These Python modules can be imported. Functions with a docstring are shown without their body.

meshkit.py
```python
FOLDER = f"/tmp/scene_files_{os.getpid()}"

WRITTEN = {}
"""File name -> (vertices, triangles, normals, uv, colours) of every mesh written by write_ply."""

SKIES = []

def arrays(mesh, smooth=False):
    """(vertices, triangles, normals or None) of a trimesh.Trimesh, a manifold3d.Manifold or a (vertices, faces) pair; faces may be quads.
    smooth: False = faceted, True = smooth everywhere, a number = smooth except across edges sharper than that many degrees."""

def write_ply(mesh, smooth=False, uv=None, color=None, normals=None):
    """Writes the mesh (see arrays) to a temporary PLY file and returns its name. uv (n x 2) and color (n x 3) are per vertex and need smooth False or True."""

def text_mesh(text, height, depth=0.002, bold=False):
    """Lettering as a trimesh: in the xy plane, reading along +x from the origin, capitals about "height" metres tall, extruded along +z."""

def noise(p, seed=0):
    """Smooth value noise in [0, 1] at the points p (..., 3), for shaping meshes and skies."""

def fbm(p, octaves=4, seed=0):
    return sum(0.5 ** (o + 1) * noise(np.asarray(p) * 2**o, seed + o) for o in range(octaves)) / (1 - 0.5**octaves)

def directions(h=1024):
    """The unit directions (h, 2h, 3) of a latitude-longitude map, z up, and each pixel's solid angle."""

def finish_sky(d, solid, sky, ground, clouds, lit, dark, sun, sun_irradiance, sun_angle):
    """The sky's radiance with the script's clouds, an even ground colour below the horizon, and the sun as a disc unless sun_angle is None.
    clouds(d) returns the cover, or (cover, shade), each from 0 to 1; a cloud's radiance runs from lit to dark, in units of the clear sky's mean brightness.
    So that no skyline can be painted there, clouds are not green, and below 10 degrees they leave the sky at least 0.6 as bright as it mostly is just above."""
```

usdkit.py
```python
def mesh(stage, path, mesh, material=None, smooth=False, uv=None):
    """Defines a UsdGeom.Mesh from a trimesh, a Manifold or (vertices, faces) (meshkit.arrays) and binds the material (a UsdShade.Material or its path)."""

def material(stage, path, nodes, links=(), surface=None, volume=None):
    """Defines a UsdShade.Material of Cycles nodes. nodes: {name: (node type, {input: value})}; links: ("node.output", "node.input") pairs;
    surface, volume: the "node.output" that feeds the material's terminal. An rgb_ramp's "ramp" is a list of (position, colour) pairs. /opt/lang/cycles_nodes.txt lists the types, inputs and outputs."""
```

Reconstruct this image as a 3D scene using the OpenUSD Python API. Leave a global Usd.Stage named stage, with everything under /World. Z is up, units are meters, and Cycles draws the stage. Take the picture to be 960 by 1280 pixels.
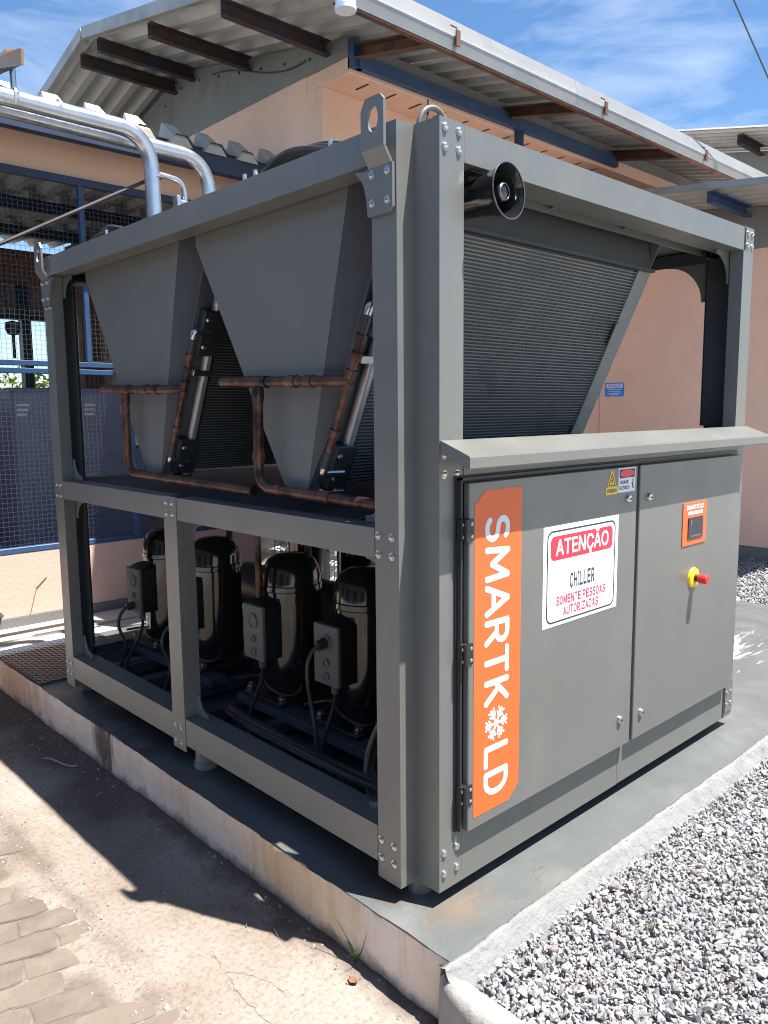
import math, random
import numpy as np, trimesh, manifold3d
import shapely
from shapely.geometry import LineString, Polygon, Point, box as sbox
from shapely import affinity
from shapely.ops import unary_union
import usdkit, meshkit
from pxr import Usd, UsdGeom, UsdLux, UsdShade, Gf, Sdf, Vt

rng = np.random.default_rng(7)
random.seed(7)
stage = Usd.Stage.CreateInMemory()
UsdGeom.SetStageUpAxis(stage, UsdGeom.Tokens.z)
UsdGeom.SetStageMetersPerUnit(stage, 1.0)
world = UsdGeom.Xform.Define(stage, '/World')
stage.SetDefaultPrim(world.GetPrim())
UsdGeom.Scope.Define(stage, '/World/Looks')

# ---------------------------------------------------------------- camera
F, YAW, PIT, ROL = 0.9849, 0.7522, 0.1279, -0.0089
CAM = np.array([-1.6273, -1.5752, 1.3869])
d_ = np.array([math.cos(PIT) * math.sin(YAW), math.cos(PIT) * math.cos(YAW), -math.sin(PIT)])
r_ = np.cross(d_, [0, 0, 1]); r_ /= np.linalg.norm(r_)
u_ = np.cross(r_, d_)
R2 = r_ * math.cos(ROL) + u_ * math.sin(ROL)
U2 = -r_ * math.sin(ROL) + u_ * math.cos(ROL)
cam = UsdGeom.Camera.Define(stage, '/World/camera')
mtx = Gf.Matrix4d(*[float(x) for x in (*R2, 0, *U2, 0, *(-d_), 0, *CAM, 1)])
cam.AddTransformOp().Set(mtx)
cam.CreateHorizontalApertureAttr(36.0)
cam.CreateVerticalApertureAttr(48.0)
cam.CreateFocalLengthAttr(F * 1000 * 36 / 960)
cam.CreateClippingRangeAttr(Gf.Vec2f(0.05, 500))
cam.CreateExposureAttr(1.5)

# ---------------------------------------------------------------- light
SUN = np.array([0.165, -0.355, 1.0]); SUN /= np.linalg.norm(SUN)
SUN_EL = math.asin(SUN[2]); SUN_ROT = math.atan2(SUN[0], SUN[1])
SKY = 0.07
sky_mat = usdkit.material(stage, '/World/Looks/sky_look', {
    'tc': ('texture_coordinate', {}),
    'sky': ('sky_texture', {'sky_type': 'single_scattering', 'sun_disc': False, 'sun_elevation': SUN_EL, 'sun_rotation': SUN_ROT,
                            'altitude': 300.0, 'air_density': 1.0, 'aerosol_density': 0.6, 'ozone_density': 2.5}),
    'map': ('mapping', {'scale': (1.6, 1.6, 5.0), 'rotation': (0.1, 0.15, 0.5)}),
    'n': ('noise_texture', {'scale': 2.2, 'detail': 7.0, 'roughness': 0.6, 'distortion': 0.5}),
    'r': ('rgb_ramp', {'ramp': [(0.0, (0, 0, 0)), (0.50, (0.0, 0.0, 0.0)), (0.80, (0.34, 0.34, 0.34)), (1.0, (0.5, 0.5, 0.5))]}),
    'mx': ('mix', {'color2': (9.0, 9.4, 10.0)}),
    'hs': ('hsv', {'saturation': 1.18}),
    'bg': ('background_shader', {'strength': SKY}),
}, [('tc.generated', 'map.vector'), ('map.vector', 'n.vector'), ('n.fac', 'r.fac'), ('r.color', 'mx.fac'), ('sky.color', 'hs.color'), ('hs.color', 'mx.color1'),
    ('mx.color', 'bg.color')], surface='bg.background')
dome = UsdLux.DomeLight.Define(stage, '/World/sky')
UsdShade.MaterialBindingAPI.Apply(dome.GetPrim()).Bind(sky_mat)
dome.GetPrim().SetCustomDataByKey('kind', 'structure')
sun = UsdLux.DistantLight.Define(stage, '/World/sun')
sun.CreateIntensityAttr(1.25); sun.CreateNormalizeAttr(True); sun.CreateAngleAttr(0.5); sun.CreateColorAttr(Gf.Vec3f(1.0, 0.965, 0.915))
z_ax = SUN; x_ax = np.cross([0, 1, 0], z_ax); x_ax /= np.linalg.norm(x_ax); y_ax = np.cross(z_ax, x_ax)
UsdGeom.Xformable(sun).AddTransformOp().Set(Gf.Matrix4d(*[float(v) for v in (*x_ax, 0, *y_ax, 0, *z_ax, 0, 0, 0, 20, 1)]))

# ---------------------------------------------------------------- materials
M = {}
def mat(name, col, rough=0.5, metal=0.0, var=0.0, vscale=6.0, bump=0.0, bscale=60.0, spec=0.5, coat=0.0, stains=(), rvar=0.0, random_var=0.0, island=0.0, marks=()):
    """Principled surface; noise varies colour and roughness; stains: (colour, noise scale, low, high, stretch) laid over it."""
    nd = {'geo': ('geometry', {}), 'tc': ('texture_coordinate', {}),
          'p': ('principled_bsdf', {'base_color': col, 'roughness': rough, 'metallic': metal, 'specular_ior_level': spec, 'coat_weight': coat})}
    ln = []
    src = None
    col = np.array(col, float)
    if var > 0:
        nd['n'] = ('noise_texture', {'scale': vscale, 'detail': 6.0, 'roughness': 0.62})
        nd['r'] = ('rgb_ramp', {'ramp': [(0.3, tuple(col * (1 - var))), (0.7, tuple(np.minimum(col * (1 + var), 0.95)))]})
        ln += [('geo.position', 'n.vector'), ('n.fac', 'r.fac')]
        src = 'r.color'
    for i, (c, sc, lo, hi, stretch) in enumerate(stains):
        nd[f'sm{i}'] = ('mapping', {'scale': stretch, 'location': (3.1 * i, 1.7 * i, 0.9 * i)})
        nd[f'sn{i}'] = ('noise_texture', {'scale': sc, 'detail': 7.0, 'roughness': 0.65})
        nd[f'sr{i}'] = ('map_range', {'from_min': lo, 'from_max': hi, 'clamp': True})
        nd[f'sx{i}'] = ('mix', {'color2': c, 'color1': tuple(col)})
        ln += [('geo.position', f'sm{i}.vector'), (f'sm{i}.vector', f'sn{i}.vector'), (f'sn{i}.fac', f'sr{i}.value'), (f'sr{i}.result', f'sx{i}.fac')]
        if src: ln.append((src, f'sx{i}.color1'))
        src = f'sx{i}.color'
    for i, (c, at, scale, lo, hi, nsc, strength) in enumerate(marks):     # a stain at one place: ellipsoid broken up by noise
        nd[f'km{i}'] = ('mapping', {'scale': scale, 'location': tuple(-a * b for a, b in zip(at, scale))})
        nd[f'kl{i}'] = ('vector_math', {'math_type': 'length'})
        nd[f'kn{i}'] = ('noise_texture', {'scale': 1.0, 'detail': 6.0, 'roughness': 0.65})
        nd[f'ks{i}'] = ('mapping', {'scale': nsc})
        nd[f'ka{i}'] = ('math', {'math_type': 'multiply_add', 'value2': 2.2, 'value3': -1.1})
        nd[f'kb{i}'] = ('math', {'math_type': 'add'})
        nd[f'kr{i}'] = ('map_range', {'from_min': lo, 'from_max': hi, 'to_min': strength, 'to_max': 0.0, 'clamp': True})
        nd[f'kx{i}'] = ('mix', {'color2': c, 'color1': tuple(col)})
        ln += [('geo.position', f'km{i}.vector'), (f'km{i}.vector', f'kl{i}.vector1'), ('geo.position', f'ks{i}.vector'), (f'ks{i}.vector', f'kn{i}.vector'), (f'kn{i}.fac', f'ka{i}.value1'),
               (f'ka{i}.value', f'kb{i}.value1'), (f'kl{i}.value', f'kb{i}.value2'), (f'kb{i}.value', f'kr{i}.value'), (f'kr{i}.result', f'kx{i}.fac')]
        if src: ln.append((src, f'kx{i}.color1'))
        src = f'kx{i}.color'
    if random_var > 0 or island > 0:
        nd['oi'] = ('object_info', {}) if random_var > 0 else ('geometry', {})
        v = random_var or island
        nd['rr'] = ('map_range', {'from_min': 0.0, 'from_max': 1.0, 'to_min': 1 - v, 'to_max': 1 + v})
        nd['hs'] = ('hsv', {'color': tuple(col)})
        ln += [('oi.random' if random_var > 0 else 'oi.random_per_island', 'rr.value'), ('rr.result', 'hs.value')]
        if src: ln.append((src, 'hs.color'))
        src = 'hs.color'
    if src: ln.append((src, 'p.base_color'))
    if rvar > 0:
        nd['rn'] = ('noise_texture', {'scale': vscale * 1.7, 'detail': 5.0})
        nd['rm'] = ('map_range', {'from_min': 0.3, 'from_max': 0.7, 'to_min': max(rough - rvar, 0.03), 'to_max': min(rough + rvar, 1.0)})
        ln += [('geo.position', 'rn.vector'), ('rn.fac', 'rm.value'), ('rm.result', 'p.roughness')]
    if bump > 0:
        nd['bn'] = ('noise_texture', {'scale': bscale, 'detail': 6.0, 'roughness': 0.65})
        nd['b'] = ('bump', {'strength': 1.0, 'distance': bump})
        ln += [('geo.position', 'bn.vector'), ('bn.fac', 'b.height'), ('b.normal', 'p.normal')]
    M[name] = usdkit.material(stage, '/World/Looks/' + name, nd, ln, surface='p.BSDF')

DUST = (0.30, 0.25, 0.20)
mat('paint', (0.172, 0.172, 0.155), 0.42, 0.28, spec=0.7, var=0.05, vscale=2.0, rvar=0.07, bump=0.0011, bscale=5, stains=[((0.205, 0.20, 0.18), 3.0, 0.55, 0.85, (1, 1, 0.4)), ((0.22, 0.21, 0.185), 26.0, 0.68, 0.80, (1, 1, 0.15))])
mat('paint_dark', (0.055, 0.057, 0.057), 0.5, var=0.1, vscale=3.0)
mat('black_gloss', (0.012, 0.012, 0.012), 0.09, spec=0.8, var=0.3, vscale=8, rvar=0.05, stains=[((0.09, 0.08, 0.07), 9.0, 0.60, 0.78, (1, 1, 0.7))])
mat('black_plastic', (0.018, 0.018, 0.02), 0.42)
mat('black_rubber', (0.03, 0.03, 0.031), 0.45)
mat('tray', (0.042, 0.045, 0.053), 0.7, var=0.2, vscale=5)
mat('plastic_grey', (0.12, 0.116, 0.108), 0.55, var=0.08)
mat('cable_grey', (0.12, 0.12, 0.12), 0.5)
mat('galv', (0.55, 0.56, 0.58), 0.30, 0.9, var=0.05, vscale=9, rvar=0.05)
mat('steel', (0.62, 0.61, 0.58), 0.28, 1.0)
mat('alu', (0.42, 0.42, 0.42), 0.4, 0.8, var=0.1)
mat('rim_metal', (0.22, 0.22, 0.23), 0.3, 0.9)
mat('copper', (0.15, 0.075, 0.052), 0.45, 0.6, var=0.3, vscale=14, rvar=0.12, stains=[((0.03, 0.02, 0.018), 8.0, 0.48, 0.62, (1, 1, 1)), ((0.30, 0.20, 0.15), 11.0, 0.64, 0.74, (1, 1, 1))])
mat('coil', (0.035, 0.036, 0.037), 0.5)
mat('coil_tube', (0.12, 0.12, 0.115), 0.42, 0.2, var=0.22, vscale=2.5, stains=[((0.055, 0.055, 0.06), 3.5, 0.52, 0.72, (1, 1, 1)), ((0.22, 0.21, 0.19), 30.0, 0.72, 0.78, (1, 1, 1))])
mat('orange', (0.74, 0.125, 0.026), 0.42, var=0.03, vscale=3, bump=0.0006, bscale=7)
mat('white_vinyl', (0.72, 0.73, 0.76), 0.4)
mat('red_vinyl', (0.78, 0.03, 0.055), 0.4)
mat('yellow_vinyl', (0.80, 0.50, 0.03), 0.4)
mat('ink', (0.03, 0.032, 0.035), 0.5)
mat('yellow_plastic', (0.85, 0.55, 0.02), 0.35)
mat('red_plastic', (0.75, 0.03, 0.03), 0.35)
mat('screen', (0.006, 0.008, 0.016), 0.08)
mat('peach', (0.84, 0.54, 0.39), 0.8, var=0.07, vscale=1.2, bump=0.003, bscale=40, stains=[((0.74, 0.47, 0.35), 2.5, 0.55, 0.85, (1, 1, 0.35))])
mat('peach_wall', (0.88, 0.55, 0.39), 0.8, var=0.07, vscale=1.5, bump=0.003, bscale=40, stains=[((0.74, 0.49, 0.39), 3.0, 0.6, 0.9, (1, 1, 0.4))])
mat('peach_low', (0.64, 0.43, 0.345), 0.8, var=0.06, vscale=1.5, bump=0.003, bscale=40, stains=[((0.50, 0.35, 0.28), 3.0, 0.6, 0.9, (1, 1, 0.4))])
mat('plinth', (0.16, 0.155, 0.15), 0.8, var=0.1, vscale=4, bump=0.001)
mat('plaster_grey', (0.22, 0.217, 0.205), 0.85, var=0.1, vscale=2.5, bump=0.0015, bscale=30, stains=[((0.14, 0.135, 0.13), 3.0, 0.55, 0.8, (1, 1, 0.4))])
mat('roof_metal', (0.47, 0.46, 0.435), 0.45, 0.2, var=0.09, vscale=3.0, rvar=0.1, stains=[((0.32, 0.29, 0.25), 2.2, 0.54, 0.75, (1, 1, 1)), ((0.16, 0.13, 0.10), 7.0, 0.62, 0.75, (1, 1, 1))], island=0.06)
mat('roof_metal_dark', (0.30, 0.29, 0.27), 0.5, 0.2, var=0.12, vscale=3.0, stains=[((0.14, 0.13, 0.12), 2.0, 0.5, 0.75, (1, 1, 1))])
mat('gutter_metal', (0.29, 0.29, 0.28), 0.45, 0.3, var=0.08, vscale=2.0, stains=[((0.20, 0.197, 0.187), 4.0, 0.52, 0.8, (0.4, 1, 1))])
mat('rust', (0.14, 0.06, 0.035), 0.8, var=0.35, vscale=9, bump=0.001, bscale=80, stains=[((0.06, 0.04, 0.035), 5.0, 0.5, 0.65, (1, 1, 1))])
mat('rust_dark', (0.055, 0.035, 0.03), 0.7, var=0.35, vscale=9, stains=[((0.03, 0.045, 0.09), 3.0, 0.52, 0.66, (1, 1, 1))])
mat('blue_steel', (0.035, 0.075, 0.16), 0.5, var=0.2, vscale=4)
mat('blue_bright', (0.02, 0.058, 0.135), 0.45, var=0.12, vscale=4)
mat('navy', (0.02, 0.035, 0.075), 0.5, var=0.2, vscale=4)
mat('wire', (0.10, 0.11, 0.12), 0.5, 0.4)
mat('cabinet_blue', (0.21, 0.235, 0.32), 0.4, var=0.08)
mat('white_paint', (0.215, 0.213, 0.205), 0.8, var=0.06, vscale=9, bump=0.009, bscale=55, stains=[((0.17, 0.168, 0.16), 9.0, 0.50, 0.68, (1, 1, 1)), ((0.36, 0.27, 0.16), 2.2, 0.64, 0.74, (1, 1, 1))])
mat('pad_paint', (0.100, 0.108, 0.104), 0.45, var=0.10, vscale=3.0, rvar=0.12, bump=0.003, bscale=48,
    stains=[((0.145, 0.147, 0.142), 2.4, 0.54, 0.78, (1, 1, 1)), ((0.13, 0.08, 0.045), 1.9, 0.66, 0.80, (1, 1, 1)), ((0.06, 0.064, 0.065), 1.4, 0.60, 0.72, (1, 1, 1))],
    marks=[((0.20, 0.115, 0.055), (0.13, -0.03, -0.18), (6, 12, 1), 0.2, 1.2, (22, 34, 9), 0.4), ((0.10, 0.05, 0.03), (0.03, 0.25, -0.18), (14, 5, 1), 0.3, 1.2, (9, 9, 9), 0.7),
           ((0.55, 0.55, 0.54), (3.2, 0.65, -0.18), (0.7, 1.5, 1), 0.12, 0.30, (5, 26, 4), 0.75), ((0.035, 0.037, 0.04), (0.15, 2.0, -0.18), (4, 1.3, 1), 0.5, 0.9, (5, 5, 5), 0.8)])
mat('kerb_look', (0.31, 0.295, 0.27), 0.85, var=0.1, vscale=9, bump=0.005, bscale=38, stains=[((0.34, 0.28, 0.22), 6.0, 0.55, 0.7, (1, 1, 1))])
mat('pad_side', (0.70, 0.58, 0.47), 0.9, var=0.10, vscale=5, bump=0.0035, bscale=35,
    stains=[((0.74, 0.64, 0.55), 4.0, 0.5, 0.7, (1, 1, 1)), ((0.56, 0.37, 0.22), 3.2, 0.55, 0.72, (1, 1.6, 0.12)), ((0.10, 0.06, 0.04), 5.0, 0.70, 0.78, (1, 1.3, 0.12))],
    marks=[((0.055, 0.03, 0.02), (-0.09, 2.15, -0.26), (1, 7.5, 5), 0.5, 0.95, (1, 30, 3), 0.9), ((0.56, 0.34, 0.14), (-0.09, 0.62, -0.24), (1, 2.6, 5), 0.4, 1.2, (1, 24, 3), 0.6),
           ((0.48, 0.26, 0.13), (-0.09, 3.4, -0.26), (1, 2.2, 5), 0.5, 1.2, (1, 14, 3), 0.7), ((0.09, 0.065, 0.05), (-0.09, 1.6, -0.41), (0.1, 0.3, 16), 0.5, 1.1, (9, 9, 9), 0.7)])
mat('concrete_light', (0.42, 0.395, 0.35), 0.9, var=0.08, vscale=5, bump=0.003, bscale=40, stains=[((0.42, 0.40, 0.37), 5, 0.58, 0.75, (1, 1, 1))])
mat('paver_look', (0.150, 0.118, 0.093), 0.95, var=0.16, vscale=9, bump=0.003, bscale=70, random_var=0.10,
    stains=[((0.195, 0.158, 0.128), 6.0, 0.5, 0.7, (1, 1, 1)), ((0.13, 0.095, 0.075), 13.0, 0.6, 0.75, (1, 1, 1))])
mat('debris', (0.30, 0.25, 0.21), 0.9, random_var=0.4)
mat('twig', (0.16, 0.11, 0.08), 0.9)
mat('dry_leaf', (0.20, 0.09, 0.045), 0.8)
mat('checker', (0.05, 0.056, 0.066), 0.34, 0.3, var=0.2, vscale=8)
mat('straw_stone', (0.48, 0.44, 0.39), 0.95, var=0.25, vscale=14, bump=0.004, bscale=40)
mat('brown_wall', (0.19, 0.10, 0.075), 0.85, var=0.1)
mat('amber', (0.40, 0.22, 0.09), 0.3)
mat('pvc', (0.72, 0.74, 0.78), 0.4)
mat('pot_grey', (0.10, 0.105, 0.10), 0.7)
mat('sign_blue', (0.04, 0.26, 0.68), 0.4)
for nm, c in (('stone_pale', (0.275, 0.272, 0.27)), ('stone_mid', (0.25, 0.25, 0.255)), ('stone_dark', (0.235, 0.24, 0.25)), ('stone_pink', (0.28, 0.24, 0.225))):
    mat(nm, c, 0.85, var=0.25, vscale=90, random_var=0.22)
mat('gravel_bed', (0.25, 0.247, 0.243), 0.95, var=0.35, vscale=60, bump=0.01, bscale=45)

# worn earth and thin concrete between the pavers and the pad: tone depends on the place only
M['earth'] = usdkit.material(stage, '/World/Looks/earth', {
    'geo': ('geometry', {}),
    'n1': ('noise_texture', {'scale': 1.7, 'detail': 8.0, 'roughness': 0.6}),
    'r1': ('rgb_ramp', {'ramp': [(0.30, (0.18, 0.137, 0.103)), (0.45, (0.24, 0.20, 0.163)), (0.60, (0.28, 0.242, 0.205)), (0.8, (0.305, 0.27, 0.235))]}),
    'n2': ('noise_texture', {'scale': 55.0, 'detail': 6.0, 'roughness': 0.7}),
    'r2': ('rgb_ramp', {'ramp': [(0.3, (0.62, 0.6, 0.58)), (0.5, (1, 1, 1)), (0.72, (1.12, 1.1, 1.08))]}),
    'v': ('voronoi_texture', {'scale': 60.0}),
    'r3': ('rgb_ramp', {'ramp': [(0.0, (0.55, 0.5, 0.47)), (0.10, (1, 1, 1)), (1.0, (1, 1, 1))]}),
    'sx': ('separate_xyz', {}),
    'dm': ('map_range', {'from_min': 1.55, 'from_max': 2.35, 'clamp': True}),
    'ad': ('attribute', {'attribute': 'soil'}),
    'm1': ('mix', {'mix_type': 'multiply', 'fac': 1.0}), 'm2': ('mix', {'mix_type': 'multiply', 'fac': 0.8}),
    'm3': ('mix', {'color2': (0.085, 0.062, 0.05)}),
    'bn': ('noise_texture', {'scale': 75.0, 'detail': 7.0, 'roughness': 0.7}), 'b': ('bump', {'strength': 1.0, 'distance': 0.006}),
    'p': ('principled_bsdf', {'roughness': 0.95, 'specular_ior_level': 0.2}),
}, [('geo.position', 'n1.vector'), ('n1.fac', 'r1.fac'), ('geo.position', 'n2.vector'), ('n2.fac', 'r2.fac'), ('geo.position', 'v.vector'), ('v.distance', 'r3.fac'),
    ('r1.color', 'm1.color1'), ('r2.color', 'm1.color2'), ('m1.color', 'm2.color1'), ('r3.color', 'm2.color2'), ('m2.color', 'm3.color1'),
    ('ad.fac', 'm3.fac'), ('m3.color', 'p.base_color'), ('geo.position', 'bn.vector'), ('bn.fac', 'b.height'), ('b.normal', 'p.normal')], surface='p.BSDF')
M['leaf'] = usdkit.material(stage, '/World/Looks/leaf', {
    'oi': ('geometry', {}), 'r': ('rgb_ramp', {'ramp': [(0, (0.05, 0.10, 0.02)), (1, (0.13, 0.20, 0.05))]}),
    'd': ('principled_bsdf', {'roughness': 0.5}), 't': ('translucent_bsdf', {'color': (0.2, 0.32, 0.05)}), 'm': ('mix_closure', {'fac': 0.3}),
}, [('oi.random_per_island', 'r.fac'), ('r.color', 'd.base_color'), ('d.BSDF', 'm.closure1'), ('t.BSDF', 'm.closure2')], surface='m.closure')
M['glass'] = usdkit.material(stage, '/World/Looks/glass', {
    'f': ('fresnel', {'IOR': 1.5}), 't': ('transparent_bsdf', {'color': (0.85, 0.9, 0.92)}), 'g': ('glossy_bsdf', {'roughness': 0.02}), 'm': ('mix_closure', {}),
}, [('f.fac', 'm.fac'), ('t.BSDF', 'm.closure1'), ('g.BSDF', 'm.closure2')], surface='m.closure')

# ---------------------------------------------------------------- scene helpers
taken = {}
origin = {'/World': np.zeros(3)}
def numbered(parent, name):
    k = (parent, name)
    taken[k] = taken.get(k, -1) + 1
    return name if taken[k] == 0 else f'{name}_{taken[k]:03d}'
def keys(prim, **kw):
    for k, v in kw.items():
        if v: prim.SetCustomDataByKey(k, v)
def thing(name, label, cat, loc=(0, 0, 0), group=None):
    p = '/World/' + numbered('/World', name)
    x = UsdGeom.Xform.Define(stage, p); x.AddTranslateOp().Set(Gf.Vec3d(*map(float, loc)))
    keys(x.GetPrim(), label=label, category=cat, group=group)
    origin[p] = np.array(loc, float)
    return p
def part(parent, name, mesh, look, smooth=None, label=None, kind=None, **kw):
    """mesh is given in world coordinates; parent is a path."""
    p = parent + '/' + numbered(parent, name)
    v, f, n = meshkit.arrays(mesh, False)
    o = origin[parent]
    m = usdkit.mesh(stage, p, trimesh.Trimesh(v - o, f, process=False), M[look], smooth=smooth if smooth else False)
    keys(m.GetPrim(), label=label, kind=kind, **kw)
    origin[p] = o
    return p
def struct(name, mesh, look, smooth=None):
    return part('/World', name, mesh, look, smooth, kind='structure')
def tagged(name, mesh, look, label, cat, smooth=None, group=None, kind=None):
    return part('/World', name, mesh, look, smooth, label=label, kind=kind, category=cat, group=group)

# ---------------------------------------------------------------- shape helpers
def cat(*ms):
    ms = [m for m in ms if m is not None]
    return trimesh.util.concatenate(ms)
def hull(pts):
    return trimesh.convex.convex_hull(np.asarray(pts, float))
def bx(x0, x1, y0, y1, z0, z1, c=0.0):
    x0, x1 = min(x0, x1), max(x0, x1); y0, y1 = min(y0, y1), max(y0, y1); z0, z1 = min(z0, z1), max(z0, z1)
    if c <= 0:
        m = trimesh.creation.box(extents=(x1 - x0, y1 - y0, z1 - z0)); m.apply_translation(((x0 + x1) / 2, (y0 + y1) / 2, (z0 + z1) / 2)); return m
    c = min(c, 0.45 * min(x1 - x0, y1 - y0, z1 - z0))
    P = []
    for ax in range(3):
        for a in (0, 1):
            for b in (0, 1):
                for d in (0, 1):
                    lo = np.array([x0, y0, z0]); hi = np.array([x1, y1, z1])
                    s = np.array([a, b, d])
                    p = np.where(s == 1, hi, lo); ins = np.where(s == 1, -c, c)
                    q = p + ins; q[ax] = p[ax]
                    P.append(q)
    return hull(P)
def obox(p0, p1, w, h, up=(0, 0, 1), c=0.0):
    """bar from p0 to p1, w wide across, h tall along up, centred on the line"""
    p0, p1 = np.array(p0, float), np.array(p1, float)
    L = np.linalg.norm(p1 - p0); x = (p1 - p0) / L
    y = np.cross(up, x); y /= np.linalg.norm(y); z = np.cross(x, y)
    m = bx(0, L, -w / 2, w / 2, -h / 2, h / 2, c)
    T = np.eye(4); T[:3, 0], T[:3, 1], T[:3, 2], T[:3, 3] = x, y, z, p0
    m.apply_transform(T); return m
def frame_of(t):
    a = np.array([0, 0, 1.0]) if abs(t[2]) < 0.9 else np.array([1.0, 0, 0])
    n = np.cross(t, a); n /= np.linalg.norm(n)
    return n
def tube(pts, r, n=10, cap=True):
    pts = np.asarray(pts, float); K = len(pts)
    rr = np.broadcast_to(r, K)
    T = np.gradient(pts, axis=0); T /= np.linalg.norm(T, axis=1)[:, None]
    N = frame_of(T[0]); V = []
    for i in range(K):
        N = N - T[i] * (N @ T[i]); N /= np.linalg.norm(N)
        B = np.cross(T[i], N)
        a = np.arange(n) / n * 2 * np.pi
        V.append(pts[i] + rr[i] * (np.cos(a)[:, None] * N + np.sin(a)[:, None] * B))
    V = np.vstack(V); Fc = []
    for i in range(K - 1):
        for j in range(n):
            a, b = i * n + j, i * n + (j + 1) % n
            Fc += [(a, b, b + n), (a, b + n, a + n)]
    if cap:
        V = np.vstack([V, pts[0], pts[-1]]); k = len(V)
        for j in range(n):
            Fc += [(k - 2, (j + 1) % n, j), (k - 1, (K - 1) * n + j, (K - 1) * n + (j + 1) % n)]
    return trimesh.Trimesh(V, Fc, process=False)
def fillet(pts, r, k=6):
    """polyline with rounded corners"""
    P = [np.array(p, float) for p in pts]; out = [P[0]]
    for a, b, c in zip(P[:-2], P[1:-1], P[2:]):
        u, v = a - b, c - b; lu, lv = np.linalg.norm(u), np.linalg.norm(v)
        q = min(r, lu * 0.49, lv * 0.49); s, e = b + u / lu * q, b + v / lv * q
        for t in np.linspace(0, 1, k):
            out.append((1 - t) ** 2 * s + 2 * t * (1 - t) * b + t * t * e)
    out.append(P[-1])
    return np.array(out)
def smooth_line(pts, n=24):
    from scipy.interpolate import CubicSpline
    P = np.asarray(pts, float); t = np.r_[0, np.cumsum(np.linalg.norm(np.diff(P, axis=0), axis=1))]
    return CubicSpline(t, P)(np.linspace(0, t[-1], n))
def cyl(p0, p1, r, n=16):
    return tube([p0, p1], r, n)
def lathe(profile, origin_, axis=(0, 0, 1), n=32):
    """profile: (radius, height) pairs along the axis"""
    pr = np.asarray(profile, float); K = len(pr)
    t = np.array(axis, float); t /= np.linalg.norm(t); a = frame_of(t); b = np.cross(t, a)
    th = np.arange(n) / n * 2 * np.pi
    V = np.vstack([np.asarray(origin_) + h * t + max(r, 1e-5) * (np.cos(th)[:, None] * a + np.sin(th)[:, None] * b) for r, h in pr]); Fc = []
    for i in range(K - 1):
        for j in range(n):
            p, q = i * n + j, i * n + (j + 1) % n
            Fc += [(p, q, q + n), (p, q + n, p + n)]
    m = trimesh.Trimesh(V, Fc, process=False)
    return m
def extrude(poly, d):
    gs = getattr(poly, 'geoms', [poly])
    return cat(*[trimesh.creation.extrude_polygon(g, d, engine='earcut') for g in gs if not g.is_empty and g.area > 1e-10])
def place(m, o, ex, ey, ez):
    T = np.eye(4); T[:3, 0], T[:3, 1], T[:3, 2], T[:3, 3] = ex, ey, ez, o
    m = m.copy(); m.apply_transform(T)
    if np.linalg.det(T[:3, :3]) < 0: m.invert()
    return m
def prism_yz(poly, x0, x1):     # polygon in (y, z), extruded along x
    return place(extrude(poly, x1 - x0), (x0, 0, 0), (0, 1, 0), (0, 0, 1), (1, 0, 0))
def prism_xz(poly, y0, y1):     # polygon in (x, z), extruded from y0 towards y1 (y0 < y1)
    return place(extrude(poly, y1 - y0), (0, y1, 0), (1, 0, 0), (0, 0, 1), (0, -1, 0))
def prism_xy(poly, z0, z1):
    return place(extrude(poly, z1 - z0), (0, 0, z0), (1, 0, 0), (0, 1, 0), (0, 0, 1))
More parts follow.
